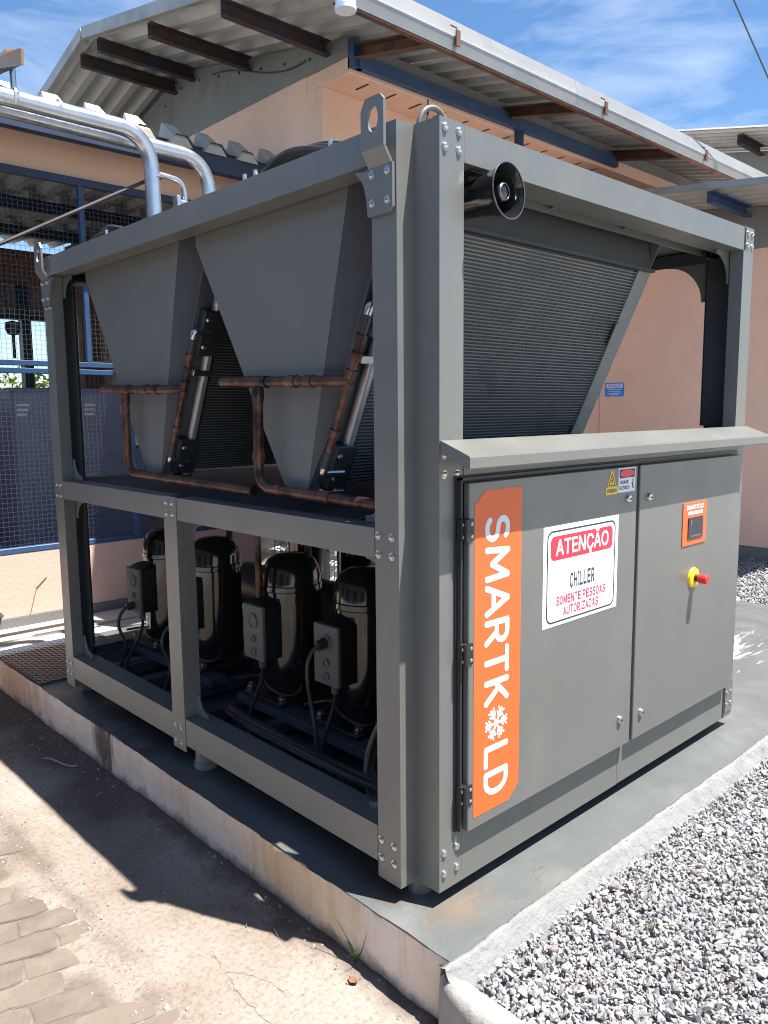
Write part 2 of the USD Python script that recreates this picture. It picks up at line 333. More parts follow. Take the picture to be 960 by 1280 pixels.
def sheet_profile(pts, t):       # thin folded sheet from a polyline in plan
    return LineString(pts).buffer(t / 2, cap_style=2, join_style=2)
def grid(x, y, zf):
    X, Y = np.meshgrid(x, y, indexing='ij'); V = np.stack([X, Y, zf(X, Y)], -1).reshape(-1, 3)
    nx, ny = len(x), len(y); i = np.arange(nx * ny).reshape(nx, ny)
    a, b, c, d = i[:-1, :-1].ravel(), i[1:, :-1].ravel(), i[1:, 1:].ravel(), i[:-1, 1:].ravel()
    return trimesh.Trimesh(V, np.vstack([np.c_[a, b, c], np.c_[a, c, d]]), process=False)
def surf(P):                     # (n, m, 3) points
    n, m = P.shape[:2]; i = np.arange(n * m).reshape(n, m)
    a, b, c, d = i[:-1, :-1].ravel(), i[1:, :-1].ravel(), i[1:, 1:].ravel(), i[:-1, 1:].ravel()
    return trimesh.Trimesh(P.reshape(-1, 3), np.vstack([np.c_[a, b, c], np.c_[a, c, d]]), process=False)
def corrugated(o, across, along, width, length, period=0.235, h=0.075):
    across, along = np.array(across, float), np.array(along, float)
    across /= np.linalg.norm(across); along /= np.linalg.norm(along)
    nrm = np.cross(across, along); nrm = nrm if nrm[2] > 0 else -nrm
    k = max(1, round(width / period)); period = width / k
    s, hh = [], []
    for i in range(k):
        for a, b in ((0.0, 0), (0.30, 0), (0.48, 1), (0.80, 1), (0.98, 0)):
            s.append((i + a) * period); hh.append(b * h)
    s.append(width); hh.append(0)
    L = np.linspace(0, length, 4)
    lo = np.array([[np.array(o) + across * a + nrm * b + along * l for l in L] for a, b in zip(s, hh)])
    hi = lo + nrm * 0.003
    return cat(surf(lo), surf(hi))
def ctext(text, h, width=None, bold=False, depth=0.0006):
    m = meshkit.text_mesh(text, h, depth, bold)
    b = m.bounds; m.apply_translation((-b[0][0], 0, 0))
    if width: m.apply_scale((width / (b[1][0] - b[0][0]), 1, 1))
    return m
def spaced(text, h, cell, gap, bold=False):
    ms, x_ = [], 0.0
    for ch in text:
        if ch != ' ':
            w_ = cell * (0.30 if ch == 'I' else 1.18 if ch == 'M' else 1.0)
            m = ctext(ch, h, w_, bold); m.apply_translation((x_, 0, 0)); ms.append(m); x_ += w_ + gap
        else: x_ += cell * 0.45
    return cat(*ms)
def on_front(m, x, y, z):        # flat lettering facing -y
    return place(m, (x, y, z), (1, 0, 0), (0, 0, 1), (0, -1, 0))

BOLT = cat(lathe([(0.013, 0), (0.013, 0.002), (0.0095, 0.002), (0.009, 0.006), (0.006, 0.0085), (0, 0.009)], (0, 0, 0), n=12))
def bolts(parent, pts, n, look='steel'):
    n = np.array(n, float); a = frame_of(n); b = np.cross(n, a)
    for p in pts:
        part(parent, 'bolt', place(BOLT, p, a, b, n), look, 40)

# ================================================================ the setting
PAD_Z, DIRT_Z = -0.18, -0.40
YW = 4.66                         # front of the mesh-fronted shed
XG, YF = 2.70, 3.75               # gable wall and front wall of the workshop building

struct('ground', grid(np.linspace(-60, 60, 40), np.linspace(-60, 60, 40), lambda X, Y: -0.55 + 0 * X), 'gravel_bed')
# worn dirt and thin concrete to the left of the pad
def dirt_z(X, Y):
    P = np.stack([X * 3, Y * 3, 0 * X], -1)
    z = DIRT_Z + 0.016 * (meshkit.fbm(P, 4, 3) - 0.5) + 0.006 * (meshkit.fbm(P * 9, 3, 5) - 0.5)
    near = np.clip((X + 0.32) / 0.25, 0, 1)
    z = z + near ** 2 * (0.012 + 0.022 * (meshkit.fbm(P * 6, 4, 8) - 0.35) * np.clip((Y + 0.4) * 2, 0.3, 1))
    edge = np.clip((-0.555 - X + 0.10 * (meshkit.fbm(P * 2.2, 3, 77) - 0.5)) / 0.22, 0, 1)                       # a hand lower where the pavers lie
    return z - 0.0105 * edge - edge * 0.55 * (z - DIRT_Z)
dg = grid(np.linspace(-3.4, -0.06, 168), np.linspace(-3.4, 6.0, 330), dirt_z)
dp = struct('dirt_path', dg, 'earth', True)
vx = dg.vertices
soil = np.clip((vx[:, 0] + 0.42 + 0.32 * (meshkit.fbm(vx * [5, 5, 0] + 9, 4, 2) - 0.5)) / 0.20, 0, 1) * np.clip((vx[:, 1] - 1.15) / 0.7 + 0.9 * (meshkit.fbm(vx * [4, 4, 0], 3, 4) - 0.5), 0, 1)
rim = np.clip((vx[:, 0] + 0.20) / 0.09 + 1.6 * (meshkit.fbm(vx * [11, 11, 0], 4, 6) - 0.55), 0, 1)
gap = np.exp(-((vx[:, 0] + 0.63 + 0.06 * (meshkit.fbm(vx * [6, 6, 0], 3, 12) - 0.5)) / 0.035) ** 2) * np.clip(meshkit.fbm(vx * [9, 9, 0], 3, 15) * 2.4 - 0.6, 0, 1)
soil = np.maximum(soil, 0.75 * np.clip((-0.70 - vx[:, 0]) / 0.05, 0, 1) * np.clip((meshkit.fbm(vx * [7, 7, 0], 3, 19) - 0.3) * 4, 0, 1))
soil = np.clip(np.maximum(np.maximum(soil * 0.80, rim * 0.85), gap * 0.55), 0, 1)
pv = UsdGeom.PrimvarsAPI(stage.GetPrimAtPath(dp)).CreatePrimvar('soil', Sdf.ValueTypeNames.FloatArray, 'vertex')
pv.Set(Vt.FloatArray.FromNumpy(soil.astype(np.float32)))

# interlocking pavers, half buried in sand
ang = math.radians(-14)
ca, sa = math.cos(ang), math.sin(ang)
PL, PW = 0.225, 0.118
def wavy(p0, p1, amp, k=4):
    p0, p1 = np.array(p0), np.array(p1); t = (p1 - p0) / np.linalg.norm(p1 - p0); n = np.array([-t[1], t[0]])
    return [p0 + (p1 - p0) * i / k + n * amp * (0, 1, 0, -1)[i % 4] for i in range(k)]
pavers = [(i, j) for i in range(-12, 8) for j in range(-16, 30)]
cnt = 0
for i, j in pavers:
    ox = (i + 0.5 * (j % 2)) * PL; oy = j * PW
    cx, cy = -1.05 + ca * ox - sa * oy, 0.75 + sa * ox + ca * oy
    lim = -0.665 + 0.05 * math.sin(cy * 7.3) + 0.03 * math.sin(cy * 19 + 1)
    if not (-2.0 < cx < lim and -0.75 < cy < 2.25) or cnt >= 290: continue
    cnt += 1
    e = 0.002
    pts = wavy((e, e), (PL - e, e), 0.006) + wavy((PL - e, e), (PL - e, PW - e), 0.004) + wavy((PL - e, PW - e), (e, PW - e), -0.006) + wavy((e, PW - e), (e, e), -0.004)
    pts = [q + rng.normal(0, 0.0022, 2) for q in pts]
    pg = Polygon(pts).buffer(0).buffer(-0.012, join_style=1).buffer(0.011, join_style=1)
    if not pg.is_valid: pg = pg.buffer(0)
    base = extrude(pg, 0.03)
    top = extrude(pg.buffer(-0.004), 0.0018); top.apply_translation((0, 0, 0.0301))
    hl = hull(np.vstack([base.vertices, top.vertices])) if False else cat(base, top)
    tx, ty = rng.normal(0, 0.009, 2)
    m = hl.copy(); v = m.vertices - [PL / 2, PW / 2, 0]
    v[:, 2] += v[:, 0] * tx + v[:, 1] * ty + rng.normal(0, 0.0012)
    jx, jy = rng.normal(0, 0.002, 2)
    m.vertices = np.c_[cx + jx + ca * v[:, 0] - sa * v[:, 1], cy + jy + sa * v[:, 0] + ca * v[:, 1], DIRT_Z - 0.0385 + v[:, 2]]
    part(dp, 'paver', m, 'paver_look')

# concrete pad: rough body, painted top with a ragged edge, painted white rim
def pad_left():
    y = np.linspace(-0.2, 3.86, 330); t = np.linspace(0, 1, 22)
    Y, T = np.meshgrid(y, t, indexing='ij')
    P = np.stack([Y * 6, T * 3, 0 * Y], -1)
    X = -0.088 + 0.010 * T + 0.012 * (meshkit.fbm(P, 4, 21) - 0.5) + 0.006 * (meshkit.fbm(P * 5, 3, 22) - 0.5)
    chip = np.clip(meshkit.fbm(np.stack([Y * 9, 0 * Y, 0 * Y], -1), 4, 25) - 0.52, 0, 1) * np.exp(-T * 14)
    X = X + 0.04 * chip
    Z = PAD_Z - T * 0.32 - 0.03 * chip
    return surf(np.stack([X, Y, Z], -1))
body = cat(bx(-0.07, 4.8, -0.19, 3.86, -0.6, PAD_Z - 0.008), pad_left())
pad = struct('concrete_pad', body, 'pad_side', 50)
ring = []
for y in np.arange(3.86, -0.19, -0.02):
    ring.append((-0.084 + 0.016 * (meshkit.fbm(np.array([y * 7, 0, 0]), 4, 31) - 0.4), y))
for x in np.arange(-0.08, 4.8, 0.02):
    ring.append((x, -0.196 + 0.018 * (meshkit.fbm(np.array([x * 8, 0, 0]), 4, 33) - 0.5)))
ring += [(4.8, 3.86)]
part(pad, 'painted_top', prism_xy(Polygon(ring).buffer(0), PAD_Z - 0.0075, PAD_Z + 0.0), 'pad_paint')
def crack(name, pts, z, host, seed):
    r = np.random.default_rng(seed); P = smooth_line([(a, b, 0) for a, b in pts], 40); P[:, :2] += r.normal(0, 0.0028, (40, 2))
    P[:, 2] = z(P[:, 0], P[:, 1]) if callable(z) else z
    part(host, name, tube(P, np.abs(r.normal(0.0006, 0.0004, 40)) + 0.0003, 5, False), 'twig')
crack('crack', [(0.30, -0.13), (0.36, -0.16), (0.42, -0.13), (0.55, -0.11), (0.60, -0.14)], PAD_Z + 0.0002, pad, 1)
crack('crack', [(0.42, -0.13), (0.46, -0.08), (0.50, -0.09)], PAD_Z + 0.0002, pad, 2)
crack('crack', [(2.55, 0.30), (2.9, 0.22), (3.4, 0.36), (3.9, 0.30)], PAD_Z + 0.0002, pad, 3)
crack('crack', [(-0.40, 0.60), (-0.42, 0.48), (-0.44, 0.36), (-0.44, 0.22), (-0.47, 0.1)], lambda a, b: dirt_z(a[:, None], b[:, None])[:, 0] + 0.0004, dp, 4)
crack('crack', [(-0.42, 0.48), (-0.36, 0.40), (-0.34, 0.28)], lambda a, b: dirt_z(a[:, None], b[:, None])[:, 0] + 0.0004, dp, 5)
# white painted kerb strip along the front of the pad and the kerb running off from its corner
def kerb_strip():
    x = np.linspace(-0.12, 4.95, 500)
    prof = np.array([(-0.176, PAD_Z - 0.03), (-0.186, PAD_Z + 0.004), (-0.196, PAD_Z + 0.005), (-0.206, PAD_Z - 0.004), (-0.218, PAD_Z - 0.022), (-0.232, PAD_Z - 0.042), (-0.246, PAD_Z - 0.064), (-0.262, PAD_Z - 0.12)])
    P = np.zeros((len(x), len(prof), 3))
    for k, (y, z) in enumerate(prof):
        q = np.stack([x * 9, np.full_like(x, k * 0.9), 0 * x], -1)
        P[:, k] = np.stack([x, y + 0.020 * (meshkit.fbm(q, 4, 41) - 0.5) + 0.014 * (meshkit.fbm(q * 5, 4, 47) - 0.5), z + 0.012 * (meshkit.fbm(q * 2, 3, 43) - 0.5)], -1)
    return surf(P)
kerb = struct('white_kerb', kerb_strip(), 'white_paint', True)
def kerb_end():
    y = np.linspace(-0.15, -4.0, 260)
    prof = np.array([(-0.168, -0.55), (-0.165, -0.30), (-0.160, -0.235), (-0.148, -0.212), (-0.122, -0.204), (-0.095, -0.207), (-0.068, -0.220), (-0.048, -0.246), (-0.036, -0.32)])
    P = np.zeros((len(y), len(prof), 3))
    for k, (x, z) in enumerate(prof):
        x = x + 0 * y + 0.075 * np.exp((y + 0.15) / 0.06) * (x < -0.1)
        q = np.stack([y * 8, np.full_like(y, k * 0.9), 0 * y], -1)
        P[:, k] = np.stack([x + 0.016 * (meshkit.fbm(q, 4, 51) - 0.5), y, z - 0.03 * np.clip(-y - 0.25, 0, 0.6) + 0.016 * (meshkit.fbm(q * 1.5, 4, 53) - 0.5)], -1)
    return surf(P)
struct('kerb', kerb_end(), 'kerb_look', True)
struct('apron', cat(bx(-3.4, 4.8, 3.9, YW + 0.3, -0.5, -0.25), bx(-3.4, 4.8, 4.318, YW + 0.3, -0.49, -0.235)), 'concrete_light')
struct('pad_edge_angle', bx(-0.10, 0.6, 3.83, 3.90, -0.3, PAD_Z + 0.002), 'navy')

# gravel
struct('gravel_base', prism_xy(Polygon([(-0.05, -0.235), (-0.05, -5), (9, -5), (9, 3.75), (4.8, 3.75), (4.8, -0.235)]), -0.5, -0.268), 'gravel_bed')
def rock(k):
    r = np.random.default_rng(100 + k)
    p = r.normal(size=(13, 3)); p /= np.linalg.norm(p, axis=1)[:, None]
    return hull(p * r.uniform(0.75, 1.1, (13, 1)) * [1.0, r.uniform(0.6, 0.9), r.uniform(0.45, 0.75)])
def scatter(name, pos, size, looks, kind='stuff', label=None, category=None, protos=8):
    pi = UsdGeom.PointInstancer.Define(stage, '/World/' + numbered('/World', name))
    pp = str(pi.GetPath()); targets = []
    for k in range(protos):
        m = usdkit.mesh(stage, f'{pp}/stone_{k + 1:03d}' if k else f'{pp}/stone', rock(k), M[looks[k % len(looks)]])
        targets.append(m.GetPath())
    pi.CreatePrototypesRel().SetTargets(targets)
    n = len(pos); r = np.random.default_rng(5)
    q = r.normal(size=(n, 4)); q /= np.linalg.norm(q, axis=1)[:, None]
    pi.CreateProtoIndicesAttr(Vt.IntArray.FromNumpy(r.integers(0, protos, n).astype(np.int32)))
    pi.CreatePositionsAttr(Vt.Vec3fArray.FromNumpy(np.asarray(pos, np.float32)))
    pi.CreateScalesAttr(Vt.Vec3fArray.FromNumpy(np.repeat(np.asarray(size)[:, None], 3, 1).astype(np.float32)))
    pi.CreateOrientationsAttr(Vt.QuathArray([Gf.Quath(float(a), float(b), float(c), float(d)) for a, b, c, d in q]))
    keys(pi.GetPrim(), kind=kind, label=label, category=category)
def field(n, x0, x1, y0, y1, z, dz, keep=None):
    p = np.c_[rng.uniform(x0, x1, n), rng.uniform(y0, y1, n), z + rng.uniform(0, dz, n)]
    return p if keep is None else p[keep(p)]
g1 = field(38000, -0.03, 3.4, -1.7, -0.245, -0.262, 0.020)
lump = meshkit.fbm(g1 * [2, 2, 0], 3, 61) - 0.5
g1[:, 2] += 0.03 * lump
g1 = np.vstack([g1, np.c_[rng.uniform(-0.04, 3.4, 900), -0.235 + np.abs(rng.normal(0, 0.012, 900)) - 0.012, np.full(900, -0.236)]])
s1 = np.clip(rng.lognormal(math.log(0.0105), 0.32, len(g1)), 0.006, 0.026)
g2 = np.vstack([field(9000, 3.4, 7.0, -2.4, -0.25, -0.265, 0.03), field(11000, 4.82, 7.0, -0.27, 3.7, -0.27, 0.04), field(3500, 0.0, 3.4, -4.5, -1.7, -0.28, 0.03)])
s2 = np.clip(rng.lognormal(math.log(0.02), 0.25, len(g2)), 0.01, 0.035)
scatter('gravel', np.vstack([g1, g2]), np.r_[s1, s2], ['stone_pale', 'stone_mid', 'stone_pale', 'stone_dark', 'stone_pale', 'stone_mid', 'stone_pink', 'stone_mid'], label='pale grey crushed stone gravel spread around the concrete pad', category='gravel')
# grit washed along the pavers' broken edge and the foot of the pad
a1 = np.c_[-0.66 + 0.05 * rng.normal(size=420), rng.uniform(-0.3, 2.3, 420), np.zeros(420)]
a2 = np.c_[-0.10 - np.abs(0.05 * rng.normal(size=260)), rng.uniform(0.0, 3.3, 260), np.zeros(260)]
a3 = np.c_[rng.uniform(-0.7, -0.12, 110), rng.uniform(-0.4, 3.0, 110), np.zeros(110)]
a4 = np.c_[-0.22 - np.abs(0.10 * rng.normal(size=120)), rng.uniform(1.9, 3.1, 120), np.zeros(120)]
ga = np.vstack([a1, a2, a3, a4]); ga[:, 2] = dirt_z(ga[:, 0], ga[:, 1]) + 0.001
scatter('grit', ga, np.clip(rng.lognormal(math.log(0.0042), 0.5, len(ga)), 0.002, 0.016), ['debris', 'stone_pink', 'debris', 'debris'], label='small stones and grit strewn over the dirt path', category='grit', protos=4)

# ================================================================ workshop building (right behind the chiller)
B = thing('workshop_building', 'peach workshop building with wide corrugated gable roof and rusty rafters', 'building', (XG, YF, -0.25))
SL = 0.20
def roof_z(y):                    # underside of the roof
    return 4.35 + SL * (y - 3.66) if y <= 5.9 else 4.35 + SL * (5.9 - 3.66) - 0.24 * (y - 5.9)
ZP = 4.155
part(B, 'gable_wall', bx(XG, XG + 0.2, YF + 0.2, 9.0, -0.5, ZP), 'peach')
part(B, 'front_wall', bx(XG, 9.0, YF, YF + 0.2, -0.5, 4.028), 'peach')
part(B, 'eave_beam', cat(bx(XG, 9.0, 3.40, YF + 0.2, 4.03, ZP, 0.006)), 'peach')
sl = cat(*[bx(XG + 0.25 + k * 0.31, XG + 0.27 + k * 0.31, 3.47, 3.62, 4.026, 4.0295) for k in range(12)])
part(B, 'beam_joint', sl, 'rust_dark', kind='stuff')
gp = Polygon([(3.42, ZP + 0.001), (8.4, ZP + 0.001), (8.4, roof_z(8.4) - 0.01), (5.9, roof_z(5.9) - 0.01), (3.42, roof_z(3.42) - 0.01)])
part(B, 'gable_band', prism_yz(gp, XG + 0.003, XG + 0.15), 'plaster_grey')
for k in range(5):
    x0 = XG + 0.155 + k * 1.3
    part(B, 'front_band', bx(x0, x0 + 1.294, 3.424, 3.55, ZP + 0.001, roof_z(3.42) - 0.012), 'plaster_grey')
nail = cat(*[cyl((XG + 0.003, y, z), (XG - 0.006, y, z), 0.012, 8) for y in np.arange(3.9, 6.4, 0.35) for z in (roof_z(y) - 0.12,)])
part(B, 'nail_row', nail, 'rust_dark', kind='stuff')
x = 1.68; k = 0
while x < 9.2:
    w = 0.88
    fs = np.array([0, 5.9 - 2.58, roof_z(5.9) - roof_z(2.58)])
    part(B, 'roof_sheet', corrugated((x, 2.58, roof_z(2.58) + (k % 2) * 0.004), (1, 0, 0), fs, w, np.linalg.norm(fs)), 'roof_metal')
    rs = np.array([0, 3.4, -0.24 * 3.4])
    part(B, 'roof_sheet', corrugated((x, 5.9, roof_z(5.9) + (k % 2) * 0.004), (1, 0, 0), rs, w, np.linalg.norm(rs)), 'roof_metal')
    x += w - 0.001; k += 1
part(B, 'ridge_cap', cat(obox((1.66, 5.80, roof_z(5.8) + 0.062), (9.2, 5.80, roof_z(5.8) + 0.062), 0.26, 0.006, (0, -0.196, 0.98)), obox((1.66, 6.02, roof_z(6.02) + 0.06), (9.2, 6.02, roof_z(6.02) + 0.06), 0.26, 0.006, (0, 0.23, 0.97))), 'roof_metal')
part(B, 'verge_trim', cat(obox((1.655, 2.36, roof_z(2.36) + 0.03), (1.655, 5.9, roof_z(5.9) + 0.03), 0.045, 0.10), obox((1.655, 5.9, roof_z(5.9) + 0.03), (1.655, 9.3, roof_z(9.3) + 0.03), 0.045, 0.10)), 'roof_metal_dark')
def channel(p0, p1, w, h, up=(0, 0, 1), t=0.008, side=1):
    p0, p1 = np.array(p0, float), np.array(p1, float); xx = (p1 - p0) / np.linalg.norm(p1 - p0)
    yy = np.cross(up, xx); yy /= np.linalg.norm(yy); zz = np.cross(xx, yy)
    ms = [obox(p0 + yy * side * w / 2, p1 + yy * side * w / 2, t, h, up)]
    for s in (-1, 1): ms.append(obox(p0 + zz * s * (h / 2 + t / 2), p1 + zz * s * (h / 2 + t / 2), w + t, t, up))
    return cat(*ms)
for y in (6.11, 5.74, 4.77, 3.66):
    zc = roof_z(y) - 0.066
    part(B, 'purlin', channel((1.72, y, zc), (XG, y, zc), 0.05, 0.10, side=1), 'rust_dark')
for x0 in (2.735, 4.65, 6.56):
    part(B, 'rafter', channel((x0, 3.42, roof_z(3.42) - 0.115), (x0 + 0.02, 2.36, roof_z(2.36) - 0.105), 0.06, 0.085), 'rust')
    part(B, 'rafter_bracket', cat(bx(x0 + 0.01, x0 + 0.05, 2.318, 2.329, 3.895, 4.00)), 'rust')
part(B, 'wall_bracket', bx(2.70, 2.80, 3.35, 3.42, 4.06, 4.27), 'blue_steel')
part(B, 'wall_bracket', bx(4.80, 4.92, 3.378, 3.40, 3.85, 4.06), 'navy')
part(B, 'tie_beam', channel((2.75, 3.365, 4.112), (6.60, 3.365, 4.112), 0.05, 0.088, side=-1), 'blue_steel')
part(B, 'eave_angle', cat(bx(1.7, 9.0, 2.356, 2.363, 3.855, 3.866), bx(1.7, 9.0, 2.364, 2.40, 3.855, 3.862)), 'rust')
gsec = Polygon([(2.352, 3.868), (2.338, 3.945), (2.332, 3.956), (2.340, 3.966), (2.352, 4.02), (2.366, 4.078), (2.374, 4.082), (2.380, 4.076), (2.362, 4.02), (2.348, 3.956), (2.362, 3.870)])
for k in range(3):
    x0 = 1.66 + k * 2.6
    part(B, 'gutter', prism_yz(gsec, x0, x0 + 2.597), 'gutter_metal', 40)
part(B, 'eave_flashing', bx(1.70, 9.0, 2.39, 2.60, 4.060, 4.066), 'gutter_metal')
part(B, 'downpipe', cat(cyl((1.70, 2.28, 3.79), (1.70, 2.28, 3.88), 0.062, 20), cyl((1.70, 2.28, 3.775), (1.70, 2.28, 3.80), 0.066, 20)), 'pvc', 40)
part(B, 'wall_cable', tube(smooth_line([(2.69, 3.95, 4.28), (2.69, 4.3, 4.30), (2.69, 5.0, 4.52), (2.69, 5.4, 4.60)], 16), 0.006, 6), 'black_rubber', 40)

# ---- side wing on the right
Wg = thing('side_wing', 'peach side wing wall with dark grey plinth and low corrugated roof', 'building', (7.0, 3.0, -0.27))
part(Wg, 'wall', bx(7.0, 7.25, 0.6, 3.745, -0.1, 3.02), 'peach_wall')
part(Wg, 'plinth', bx(6.985, 7.2, 0.6, 3.745, -0.5, -0.1), 'plinth')
def wing_z(y): return 3.41 + 0.11 * (y - 2.04)
part(Wg, 'gable_band', prism_yz(Polygon([(0.6, 3.021), (3.74, 3.021), (3.74, wing_z(3.74) + 0.02), (0.6, wing_z(0.6) + 0.02)]), 7.003, 7.2), 'plaster_grey')
for k in range(2):
    y0 = 0.28 + k * 1.74
    part(Wg, 'roof_sheet', corrugated((6.03 + 0.44 * 0, y0, wing_z(y0) + 0.055 + 0.004 * (k % 2)), (1, 0, 0), (0, 1, 0.11), 2.2, 1.75, 0.2, 0.04), 'roof_metal')
part(Wg, 'roof_edge', obox((6.02, 0.28, wing_z(0.28) + 0.08), (6.02, 3.7, wing_z(3.7) + 0.08), 0.02, 0.06), 'gutter_metal')
part(Wg, 'purlin', channel((6.1, 2.04, 3.405), (7.0, 2.04, 3.405), 0.06, 0.09), 'blue_steel')
sg = part(Wg, 'wall_sign', bx(6.994, 6.9995, 3.42, 3.67, 1.533, 1.696), 'sign_blue')
part(sg, 'sign_heading', bx(6.9925, 6.9938, 3.437, 3.653, 1.632, 1.684), 'white_vinyl')
def on_side(m, x, y, z):          # flat lettering facing -x, reading towards -y
    return place(m, (x, y, z), (0, -1, 0), (0, 0, 1), (-1, 0, 0))
part(sg, 'heading_text', on_side(ctext('ATENÇÃO', 0.032, 0.18, True), 6.9922, 3.635, 1.642), 'sign_blue')
part(sg, 'text_line', cat(*[bx(6.9925, 6.9938, 3.45 + a, 3.64 - b, z, z + 0.007) for a, b, z in ((0.0, 0.01, 1.612), (0.02, 0.02, 1.59), (0.01, 0.0, 1.568), (0.04, 0.03, 1.549))]), 'white_vinyl', kind='stuff')
# ---- further roof, upper right
Fb = thing('far_building', 'distant grey gable with flat corrugated roof edge against the sky', 'building', (11.0, 3.5, 0))
part(Fb, 'wall', bx(11.0, 11.3, 0, 8.0, -0.5, 4.0), 'peach_wall')
part(Fb, 'gable_band', prism_yz(Polygon([(0, 4.001), (8, 4.001), (8, 6.05), (0, 4.50)]), 11.003, 11.25), 'plaster_grey')
for k in range(5):
    y0 = -0.8 + 1.7 * k; z0 = 5.48 + 0.2 * (y0 - 4.68) + 0.02
    part(Fb, 'roof_sheet', corrugated((9.95, y0, z0), (1, 0, 0), (0, 1, 0.2), 2.0, 1.74, 0.2, 0.045), 'roof_metal')
part(Fb, 'purlin', channel((10.2, 3.56, 5.19), (11.0, 3.56, 5.19), 0.07, 0.12), 'rust_dark')
part(Fb, 'purlin', channel((10.2, 1.6, 4.80), (11.0, 1.6, 4.80), 0.07, 0.12), 'rust_dark')

# ================================================================ shed with wire mesh front (left)
S = thing('mesh_front_shed', 'open peach shed with blue steel frame and wire mesh front', 'shed', (0.8, YW, -0.25))
X0, X1 = -2.5, XG - 0.003
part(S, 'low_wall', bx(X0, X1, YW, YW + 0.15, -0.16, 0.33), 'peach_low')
part(S, 'plinth', bx(X0, X1, YW - 0.012, YW + 0.14, -0.5, -0.163), 'plinth')
part(S, 'sill_rail', bx(X0, X1, YW - 0.004, YW + 0.05, 0.332, 0.375, 0.004), 'blue_steel')
part(S, 'lintel_wall', bx(X0, X1, YW, YW + 0.15, 3.17, 3.50), 'peach')
part(S, 'head_rail', bx(X0, X1, YW - 0.045, YW - 0.003, 3.12, 3.175), 'navy')
for xp, za, zb_ in ((-0.45, 0.377, 3.118), (1.005, 1.79, 3.118), (1.33, 0.377, 1.68), (2.25, 0.377, 3.118)):
    part(S, 'mesh_post', bx(xp - 0.018, xp + 0.018, YW - 0.045, YW - 0.004, za, zb_), 'blue_bright' if za > 1 else 'blue_steel')
def wires(x0, x1, z0, z1, y, st=0.036, r=0.0009):
    ms = [bx(x - r, x + r, y - r, y + r, z0, z1) for x in np.arange(x0, x1, st)] + [bx(x0, x1, y - r + 0.0045, y + r + 0.0045, z - r, z + r) for z in np.arange(z0 + st / 2, z1, st)]
    return cat(*ms)
for a, b in ((-1.0, -0.475), (-0.425, 2.22), (2.28, 2.69)):
    part(S, 'wire_mesh', wires(a, b, 0.377, 3.118, YW + 0.01), 'wire', kind='stuff')
part(S, 'eave_beam', channel((X0, 4.30, 3.40), (X1, 4.30, 3.40), 0.08, 0.12, side=-1), 'navy')
def shed_z(y): return 3.49 + 0.025 * (y - 4.3)
x = -1.6; k = 0
while x < 2.65:
    w = min(0.93, 2.695 - x)
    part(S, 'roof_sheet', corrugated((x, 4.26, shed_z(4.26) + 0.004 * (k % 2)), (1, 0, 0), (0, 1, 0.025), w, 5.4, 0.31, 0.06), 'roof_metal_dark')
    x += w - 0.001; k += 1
for k in range(14):
    xc = -1.6 + 0.31 * k + 0.17
    if xc > 2.6: break
    q = [(-0.10, 0), (0.10, 0), (0.055, 0.062), (-0.055, 0.062)]
    V = [(xc + a, 4.235, shed_z(4.25) + b - 0.03) for a, b in q] + [(xc + a, 4.44, shed_z(4.4) + b + 0.02 + 0.10 * (b > 0)) for a, b in q]
    part(S, 'eave_cap', hull(V), 'concrete_light')
for y in (5.6, 7.0, 8.4):
    part(S, 'purlin', channel((X0, y, shed_z(y) - 0.06), (X1, y, shed_z(y) - 0.06), 0.06, 0.10), 'navy')
# back wall with openings, inner fittings
YB = 9.5
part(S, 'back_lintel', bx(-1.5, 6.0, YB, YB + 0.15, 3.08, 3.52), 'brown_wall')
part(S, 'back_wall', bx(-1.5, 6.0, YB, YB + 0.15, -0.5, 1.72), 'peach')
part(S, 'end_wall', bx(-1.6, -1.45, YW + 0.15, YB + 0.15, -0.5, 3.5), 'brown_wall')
part(S, 'upper_panel', corrugated((-1.45, YB + 0.10, 2.692), (1, 0, 0), (0, 0, 1), 7.4, 0.385, 0.2, 0.03), 'plaster_grey')
for xp in (1.0, 2.23, 2.98):
    part(S, 'window_post', bx(xp - 0.06, xp + 0.06, YB - 0.05, YB + 0.1, 1.722, 3.078), 'navy')
part(S, 'window_rail', bx(-1.4, 6.0, YB - 0.03, YB + 0.05, 2.62, 2.69), 'navy')
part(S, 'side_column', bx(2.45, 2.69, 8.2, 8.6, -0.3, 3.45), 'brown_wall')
part(S, 'floor', bx(-1.5, 6.0, YW + 0.15, YB, -0.5, -0.2), 'plinth')
for z in (1.765, 1.708):
    part(S, 'mesh_rail', bx(-0.42, 2.22, YW - 0.045, YW - 0.004, z - 0.020, z + 0.020, 0.003), 'blue_bright')
sw = smooth_line([(-0.2 + 0.13 * i, 9.35, 1.62 + (0.06 if i % 2 else 0.0)) for i in range(34)], 200)
part(S, 'hanging_cable', tube(sw, 0.02, 6), 'black_rubber', 40)
